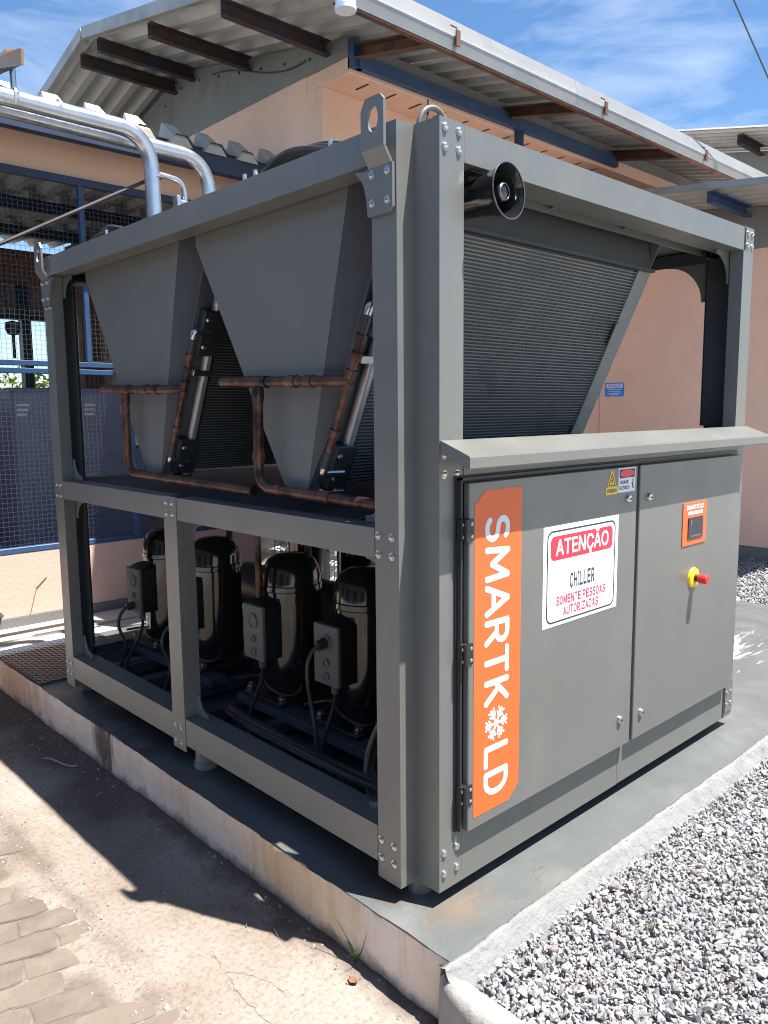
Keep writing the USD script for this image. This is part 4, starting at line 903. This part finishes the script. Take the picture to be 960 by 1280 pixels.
# ---- compressors
def compressor(cx, cy, mirrored=False, detail=True):
    z0 = 0.055
    prof = [(0, 0), (0.105, 0.0), (0.128, 0.012), (0.138, 0.035), (0.140, 0.06), (0.140, 0.495), (0.1445, 0.50), (0.1445, 0.522), (0.140, 0.527), (0.139, 0.565), (0.131, 0.605), (0.108, 0.640), (0.070, 0.660), (0, 0.668)]
    c = part(C, 'compressor', lathe(prof, (cx, cy, z0), n=48), 'black_gloss', 35)
    part(c, 'weld_ring', lathe([(0.1405, 0.055), (0.1475, 0.058), (0.1475, 0.070), (0.1405, 0.073)], (cx, cy, z0), n=40), 'black_gloss', 40)
    part(c, 'base_plate', cat(bx(cx - 0.19, cx + 0.19, cy - 0.15, cy + 0.15, 0.037, 0.054, 0.004)), 'black_plastic')
    for sx in (-1, 1):
        for sy in (-1, 1):
            part(c, 'mount', cat(lathe([(0.02, 0), (0.022, 0.02), (0.013, 0.022), (0.013, 0.035), (0, 0.036)], (cx + sx * 0.165, cy + sy * 0.125, 0.054), n=12)), 'steel', 40)
    if not detail: return c
    xf = cx - 0.225
    part(c, 'terminal_box', hull([(x_, y_, z_) for x_ in (xf + 0.02, cx - 0.10) for y_ in (cy - 0.075, cy + 0.085) for z_ in (0.25, 0.50)] + [(cx - 0.12, cy - 0.03, 0.53), (cx - 0.12, cy + 0.05, 0.53), (xf + 0.05, cy + 0.05, 0.525)]), 'black_plastic')
    lid = part(c, 'box_lid', bx(xf, xf + 0.0195, cy - 0.075, cy + 0.085, 0.245, 0.505, 0.004), 'plastic_grey')
    for zz, r in ((0.43, 0.036), (0.345, 0.018), (0.285, 0.018)):
        part(c, 'cable_gland', lathe([(r, 0), (r, 0.006), (r * 0.8, 0.007), (r * 0.72, 0.003), (0, 0.003)], (xf, cy - 0.0, zz), (-1, 0, 0), 24), 'plastic_grey', 40)
    part(c, 'suction_pipe', tube(fillet([(cx + 0.10, cy, z0 + 0.60), (cx + 0.10, cy, z0 + 0.72), (cx + 0.5, cy + 0.02, z0 + 0.72)], 0.05), 0.018, 12), 'copper', 40)
    part(c, 'oil_line', tube(smooth_line([(cx - 0.05, cy - 0.13, 0.12), (cx - 0.16, cy - 0.17, 0.10), (cx - 0.17, cy - 0.02, 0.115), (cx - 0.10, cy + 0.12, 0.11), (cx - 0.18, cy + 0.22, 0.09)], 22), 0.007, 8), 'copper', 40)
    return c
cy_ = (0.92, 1.43, 2.13, 2.65)
comps = []
for k, y in enumerate(cy_):
    comps.append(compressor(0.595 if k == 0 else 0.575, y))
for y in (1.43, 2.13, 2.65): compressor(1.62, y, detail=False)
part(C, 'evaporator_shell', lathe([(0, -0.02), (0.12, -0.0), (0.135, 0.03), (0.135, 1.9), (0.12, 1.93), (0, 1.95)], (1.12, 0.75, 0.30), (0, 1, 0), 32), 'black_plastic', 40)
# cables from the boxes
def cab(k, pts, r=0.009, look='black_rubber', name='power_cable'):
    part(comps[k], name, tube(smooth_line(pts, 26), r, 8), look, 40)
for k, y in enumerate(cy_):
    xf = (0.595 if k == 0 else 0.575) - 0.225
    part(comps[k], 'gland_nut', cat(cyl((xf + 0.045, y + 0.0, 0.20), (xf + 0.045, y + 0.0, 0.252), 0.017, 10)), 'plastic_grey')
    cab(k, [(xf + 0.045, y, 0.22), (xf + 0.04, y + 0.01, 0.13), (xf - 0.02, y - 0.01, 0.04), (xf - 0.12, y - 0.12, -0.005), (0.15, y - 0.30, 0.0)])
for k in (0, 3, 2):
    y = cy_[k]; xf = (0.595 if k == 0 else 0.575) - 0.225
    zz = 0.43 if k == 0 else 0.29
    part(comps[k], 'cable_boot', cat(cyl((xf - 0.002, y, zz), (xf - 0.045, y + 0.005, zz - 0.008), 0.022, 12)), 'black_rubber')
    cab(k, [(xf - 0.03, y, zz), (xf - 0.07, y + 0.01, zz - 0.03), (xf - 0.085, y + 0.02, zz - 0.14), (xf - 0.07, y + 0.0, 0.10), (xf - 0.12, y - 0.08, 0.02), (0.17, y - 0.28, 0.0)])
for k in range(5):
    o = rng.uniform(-0.012, 0.012, 2)
    part(C, 'cable', tube(smooth_line([(0.26 + o[0], 1.50, 0.03), (0.19 + o[0], 1.38 + o[1], 0.045 + 0.006 * k), (0.150 + 0.010 * k, 1.0, 0.045 + 0.010 * (k % 3)), (0.145 + 0.012 * k + o[0], 0.6, 0.05 + 0.010 * (k % 2)), (0.15 + 0.012 * k + o[1], 0.24, 0.06 + 0.008 * (k % 3))], 26), 0.0105, 8), 'black_rubber', 40)
for k in range(4):
    part(C, 'cable', tube(smooth_line([(0.30 + 0.02 * k, 0.42, 0.55), (0.27 + 0.02 * k, 0.43, 0.33), (0.22 + 0.018 * k, 0.50 + 0.012 * k, 0.12), (0.18 + 0.012 * k, 0.46, 0.03), (0.17, 0.30 + 0.02 * k, 0.03)], 24), 0.0105, 8), 'cable_grey', 40)

# ---- V-shaped coil modules
def module(dy, full):
    zt, zb = 2.138, 1.10
    def Fy(z): return 0.665 - 0.46 * (z - 1.12) + dy          # front coil face
    def Ry(z): return 0.80 + 0.61 * (z - 1.10) + dy           # rear coil face
    cr_t, cr_b = 0.415 + dy, 0.672 + dy                       # crease of the end plate
    xl, xr = 0.10, 1.70
    plate = Polygon([(cr_t, zt), (cr_b, zb), (0.80 + dy, zb), (Ry(2.06), 2.06), (Ry(2.06), zt)])
    e = part(C, 'end_plate', prism_yz(plate, xl, xl + 0.003), 'paint')
    xi = 0.235
    def quadm(a, b, c, d_): return trimesh.Trimesh([a, b, c, d_], [(0, 1, 3), (1, 2, 3)], process=False)
    part(e, 'end_flange', quadm((xl, cr_t, zt), (xl, cr_b, zb), (xi, Fy(zb) + 0.004, zb), (xi, Fy(zt) + 0.004, zt)), 'paint_dark')  # dark colour here paints in the shade lying on the folded strip
    plate2 = Polygon([(Fy(zt), zt), (Fy(zb), zb), (0.80 + dy, zb), (Ry(2.06), 2.06), (Ry(2.06), zt)])
    part(C, 'end_plate', prism_yz(plate2, xr + 0.03, xr + 0.033), 'paint')
    s = np.array([0, Fy(2.0) - Fy(1.12), 2.0 - 1.12]); sl_ = np.linalg.norm(s); s /= sl_
    n = np.cross(s, [1, 0, 0]); n = n if n[1] < 0 else -n
    o = np.array([0, Fy(1.12), 1.12])
    ex = np.array([1.0, 0, 0])
    # coil: dark fin pack with flat tubes
    c0, c1 = xi + 0.02, xr - 0.075
    pack = place(bx(c0, c1, 0.0, sl_, -0.03, 0.0), o, ex, s, n)
    coil = part(C, 'condenser_coil', pack, 'coil')
    rows = np.arange(0.012, sl_ - 0.01, 0.0135)
    tb = cat(*[place(bx(c0, c1, r_0, r_0 + 0.0050, 0.0005, 0.008), o, ex, s, n) for r_0 in rows])
    part(coil, 'coil_tube', tb, 'coil_tube', kind='stuff')
    part(C, 'coil_end_strip', place(bx(c1 + 0.001, xr + 0.028, 0.0, sl_ + 0.0, -0.04, 0.014, 0.002), o, ex, s, n), 'paint')
    for q in (0.12, 0.62): part(coil, 'strip_clip', place(bx(c1 - 0.015, c1 + 0.02, q, q + 0.10, 0.0141, 0.022), o, ex, s, n), 'paint')
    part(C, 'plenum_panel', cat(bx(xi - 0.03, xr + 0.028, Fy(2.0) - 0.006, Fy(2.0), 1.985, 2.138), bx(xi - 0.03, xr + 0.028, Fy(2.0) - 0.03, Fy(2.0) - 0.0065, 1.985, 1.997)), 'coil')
    # rear coil (seen edge-on only)
    s2 = np.array([0, Ry(2.06) - Ry(1.12), 2.06 - 1.12]); l2 = np.linalg.norm(s2); s2 /= l2; n2 = np.cross([1, 0, 0], s2); n2 = n2 if n2[1] > 0 else -n2
    part(C, 'condenser_coil', place(bx(c0, c1, 0, l2, -0.03, 0.0), np.array([0, Ry(1.12), 1.12]), ex, s2, n2), 'coil')
    # header along the slope at the left end
    def on(q, off, x_): return o + s * q + n * off + np.array([x_, 0, 0])
    hx = xi - 0.03
    hd = part(C, 'coil_header', tube([on(-0.015, 0.025, hx), on(sl_ - 0.06, 0.025, hx)], 0.021, 16), 'alu', 40)
    for q0, q_ in ((0.01, 0.18), (0.58, 0.78)):
        part(hd, 'header_bracket', place(bx(hx - 0.065, hx + 0.03, q0, q_, 0.0, 0.052, 0.003), o, ex, s, n), 'black_plastic')
        bolts(hd, [on(q0 + 0.04, 0.052, hx - 0.045), on(q_ - 0.04, 0.052, hx - 0.045)], n)
    part(hd, 'backing_plate', place(bx(hx - 0.085, hx + 0.035, -0.02, sl_ - 0.05, -0.005, 0.006, 0.001), o, ex, s, n), 'paint_dark')
    for q in (-0.012, 0.50):
        part(hd, 'header_clip', place(bx(hx - 0.065, hx + 0.024, q - 0.013, q + 0.013, 0.0065, 0.049, 0.002), o, ex, s, n), 'steel')
    # U-shaped feed pipe
    px = hx - 0.10
    q1 = (1.487 - 1.12 - n[2] * 0.05) / s[2]
    part(hd, 'feed_pipe', tube(fillet([on(0.13, 0.045, px), on(0.10, 0.05, px + 0.0), on(0.655, 0.05, px), on(0.69, 0.05, px)][1:3], 0.02), 0.0135, 12), 'copper', 40)
    for q in (q1 - 0.035, q1 + 0.01, 0.50, 0.22, 0.56): part(hd, 'joint', tube([on(q, 0.05, px), on(q + 0.028, 0.05, px)], 0.0195, 12), 'copper', 40)
    for q, e2 in ((0.10, 0.075), (0.655, 0.687)):
        part(hd, 'silver_elbow', tube(fillet([on(q, 0.05, px), on(e2, 0.05, px), on(e2, 0.05, hx - 0.01)], 0.03, 8), 0.0145, 12), 'steel', 40)
        part(hd, 'rubber_sleeve', tube([on(q, 0.05, px), on(q + (0.06 if q < 0.2 else -0.06), 0.05, px)], 0.0165, 12), 'black_rubber', 40)
    # copper manifold
    xm = 0.05
    q1 = (1.487 - 1.12 - n[2] * 0.05) / s[2]
    T1 = on(q1, 0.05, px)
    mf = part(C, 'copper_manifold', tube([(xm, 1.135 + dy, 1.503), (xm, 0.52 + dy, 1.487), T1], 0.0188, 14), 'copper', 40)
    part(mf, 'riser', tube(fillet([(xm, 0.895 + dy, 1.49), (xm, 0.905 + dy, 1.105), (xm + 0.02, (0.15 if full else -0.13) + dy, 1.085)], 0.085, 10), 0.0195, 14), 'copper', 40)
    for p in ([(xm, 0.96 + dy, 1.4985), (xm, 0.83 + dy, 1.495)], [(xm, 0.895 + dy, 1.47), (xm, 0.896 + dy, 1.425)], [(xm, 0.70 + dy, 1.4917), (xm, 0.655 + dy, 1.4905)], [(xm, 0.60 + dy, 1.489), (xm, 0.56 + dy, 1.488)], [(xm, 0.904 + dy, 1.205), (xm, 0.903 + dy, 1.235)], [(xm + 0.004, 0.79 + dy, 1.104), (xm + 0.005, 0.76 + dy, 1.103)], [(xm + 0.010, 0.52 + dy, 1.096), (xm + 0.011, 0.49 + dy, 1.0955)]): part(mf, 'fitting', tube(p, 0.0228, 14), 'copper', 40)
    if full: part(mf, 'drop_pipe', tube([(0.415, 1.47 + dy, 1.01), (0.415, 1.47 + dy, 0.515)], 0.015, 12), 'copper', 40)
    part(mf, 'rear_elbow', tube(fillet([(0.13, 0.89 + dy, 1.30), (0.13, 0.89 + dy, 1.26), (0.2, 0.83 + dy, 1.24)], 0.03), 0.013, 10), 'steel', 40)
module(0.0, True)
module(1.10, False)
part(C, 'deck_tray', bx(0.10, W - 0.10, 0.42, L - 0.1, 1.00, 1.02), 'tray')
part(C, 'gutter_rail', cat(bx(0.18, 2.1, 0.125, 0.20, 2.125, 2.139), bx(0.18, 2.1, 0.196, 0.2045, 2.098, 2.1245)), 'paint')
for x_ in (0.85, 1.35):
    part(C, 'deck_bracket', obox((x_, 0.13, 2.12), (x_ + 0.03, 0.19, 2.118), 0.02, 0.012), 'paint')
# conduit loop at the near corner and cable bundle on the top rail
part(C, 'conduit_loop', tube(smooth_line([(0.10, 0.11, 2.10), (0.10, 0.11, 2.20), (0.125, 0.105, 2.255), (0.165, 0.10, 2.265), (0.195, 0.09, 2.235), (0.20, 0.085, 2.15)], 26), 0.0085, 10), 'cable_grey', 40)
part(C, 'cable_tie', tube(smooth_line([(0.135, 0.105, 2.285), (0.135, 0.105, 2.25), (0.125, 0.105, 2.21), (0.115, 0.11, 2.16)], 10), 0.003, 6), 'black_rubber')
for k in range(7):
    o = 0.02 * k
    part(C, 'cable', tube(smooth_line([(0.10 + 0.6 * o, 1.02 + 0.03 * k, 2.19), (0.11 + 0.5 * o, 0.92, 2.245 + 0.006 * (k % 4)), (0.11 + 0.5 * o, 0.80, 2.285 - 0.005 * (k % 3)), (0.10 + 0.5 * o, 0.62, 2.265 + 0.006 * (k % 3)), (0.09 + 0.5 * o, 0.42, 2.225)], 24), 0.0075, 8), 'black_rubber', 40)
for k in range(5):
    part(C, 'cable', tube(smooth_line([(0.25, 2.95, 2.19), (0.24 + 0.02 * k, 2.75, 2.30 + 0.012 * (k % 3)), (0.22, 2.45 - 0.03 * k, 2.31), (0.20 + 0.02 * k, 2.2, 2.26), (0.16, 2.0, 2.21)], 20), 0.010, 8), 'black_rubber', 40)
for yy in (0.50, 0.93, 1.00, 2.2):
    part(C, 'cable_clip', bx(0.09, 0.10, yy, yy + 0.012, 2.198, 2.262), 'steel')

# horn speaker hung under the front top rail
hc = np.array([0.288, -0.075, 2.022]); ha = np.array([0.06, -1.0, 0.02]); ha /= np.linalg.norm(ha)
HN = thing('horn_speaker', 'black horn speaker with chrome rim under the front top rail', 'horn speaker', (0.29, 0.0, 2.02))
prof = [(0.040, -0.30), (0.046, -0.295), (0.050, -0.27), (0.052, -0.16), (0.056, -0.10), (0.064, -0.05), (0.074, -0.015), (0.080, 0.0), (0.076, 0.0), (0.069, -0.018), (0.058, -0.05), (0.046, -0.10), (0.040, -0.15), (0.0, -0.16)]
part(HN, 'bell', lathe(prof, hc, ha, 40), 'black_gloss', 40)
part(HN, 'rim', lathe([(0.0785, -0.004), (0.0815, -0.003), (0.0825, 0.001), (0.081, 0.003), (0.0785, 0.002)], hc, ha, 48), 'rim_metal', 60)
part(HN, 'driver_cone', lathe([(0.030, -0.15), (0.030, -0.03), (0.026, -0.018), (0.0, -0.012)], hc, ha, 28), 'black_gloss', 40)
part(HN, 'cone_ring', lathe([(0.0262, -0.020), (0.0262, -0.0155), (0.022, -0.0125), (0.021, -0.014)], hc, ha, 28), 'rim_metal', 60)
part(HN, 'bracket', cat(bx(0.255, 0.295, 0.05, 0.11, 2.060, 2.093), bx(0.23, 0.30, 0.02, 0.16, 2.086, 2.0915)), 'black_plastic')
sl2 = bx(0.20, 0.34, 0.03, 0.17, 2.0925, 2.0945)
part(HN, 'mount_plate', sl2, 'paint')

# steel checker plate on the pad behind the unit
cpz = PAD_Z + 0.001
ck = thing('checker_plate', 'dark steel checker plate lying on the pad behind the far left post', 'steel plate', (0.25, 3.4, cpz))
part(ck, 'plate', bx(-0.075, 0.62, 3.02, 3.82, cpz, cpz + 0.008), 'checker')
ribs = []
for i in range(22):
    for j in range(26):
        cx, cy2 = -0.06 + i * 0.031, 3.035 + j * 0.0305
        s = 1 if (i + j) % 2 else -1
        ribs.append(obox((cx - 0.010, cy2 - 0.010 * s, cpz + 0.009), (cx + 0.010, cy2 + 0.010 * s, cpz + 0.009), 0.006, 0.0035))
part(ck, 'tread_rib', cat(*ribs), 'checker', kind='stuff')

# ================================================================ small growth and litter
def tuft(name, label, base, blades, h, seed, spread=0.5):
    r = np.random.default_rng(seed); ms = []
    for k in range(blades):
        a = r.uniform(0, 2 * np.pi); hh = h * r.uniform(0.5, 1.0); sp = spread * hh * r.uniform(0.3, 1)
        dx, dy = math.cos(a) * sp, math.sin(a) * sp
        ln = smooth_line([base, np.array(base) + [dx * 0.25, dy * 0.25, hh * 0.6], np.array(base) + [dx, dy, hh]], 8)
        w = np.linspace(0.0032, 0.0004, 8) * (0.6 + hh * 4)
        side = np.array([-math.sin(a), math.cos(a), 0])
        P = np.stack([ln - side * w[:, None], ln + side * w[:, None]], 1)
        ms.append(surf(P))
    tagged(name, cat(*ms), 'leaf', label, 'grass', group='grass sprigs around the pad')
def gz(x_, y_): return float(dirt_z(np.array([[x_]]), np.array([[y_]]))[0, 0])
gb0 = np.array([-0.098, 0.215, gz(-0.11, 0.21)])
bl = []
for tip, w_ in (((-0.135, 0.385, -0.215), 0.0042), ((-0.09, 0.165, -0.255), 0.0036), ((-0.16, 0.19, -0.33), 0.003), ((-0.12, 0.30, -0.31), 0.0026)):
    t_ = np.array(tip); md = gb0 * 0.5 + t_ * 0.5 + np.array([0.0, -0.02, 0.035])
    ln_ = smooth_line([gb0, md, t_], 12); ww = np.linspace(1, 0.1, 12)[:, None] * w_
    bl.append(surf(np.stack([ln_ - ww * np.array([0.7, -0.7, 0]), ln_ + ww * np.array([0.7, -0.7, 0])], 1)))
tagged('grass_tuft', cat(*bl), 'leaf', 'tall curving green grass sprig at the foot of the pad near its corner', 'grass', group='grass sprigs around the pad')
tuft('grass_tuft', 'small grass blades at the pad foot in the shade', (-0.105, 0.80, gz(-0.105, 0.8)), 4, 0.10, 5)
tuft('grass_tuft', 'green grass tuft beside the white kerb at the right edge', (2.12, -0.285, -0.26), 14, 0.11, 6)
tuft('grass_tuft', 'tiny green weed poking through the gravel near the kerb corner', (0.55, -0.47, -0.26), 8, 0.05, 7, 1.0)
tuft('grass_tuft', 'tiny green weed in the gravel farther right', (1.15, -0.62, -0.26), 8, 0.045, 8, 1.0)
tagged('twig', cat(tube(smooth_line([(-0.26, 2.50, gz(-0.26, 2.50) + 0.006), (-0.235, 2.42, gz(-0.235, 2.42) + 0.012), (-0.22, 2.36, gz(-0.22, 2.36) + 0.010), (-0.175, 2.26, gz(-0.175, 2.26) + 0.012)], 14), [0.0035, *[0.0045] * 12, 0.003], 6)), 'debris', 'dry pale twig on the dirt at the foot of the pad', 'twig', 40)
for k, (x_, y_) in enumerate(((-0.25, 0.62), (-0.20, 0.50), (-0.22, 0.72))):
    a = 0.7 * k
    tagged('twig', tube(smooth_line([(x_, y_, gz(x_, y_) + 0.004), (x_ + 0.05 * math.cos(a), y_ + 0.06 * math.sin(a) + 0.03, gz(x_, y_) + 0.02), (x_ + 0.10 * math.cos(a), y_ + 0.10 * math.sin(a), gz(x_, y_) + 0.006)], 10), 0.0022, 5), 'twig',
           ('thin curled dark twig farthest from the pad corner', 'thin curled dark twig nearest the pad wall', 'thin curled dark twig lying between two others')[k], 'twig', 40, 'curled twigs at the foot of the pad')
lf = surf(np.array([[(-0.16 + 0.013 * u * (1 - v * v), 0.155 + 0.02 * v, gz(-0.16, 0.155) + 0.004 + 0.005 * u * u + 0.004 * v * v) for u in (-1, 0, 1)] for v in np.linspace(-1, 1, 7)]))
tagged('dry_leaf', lf, 'dry_leaf', 'reddish dry leaf on the sunlit dirt near the grass sprig', 'leaf', 40)
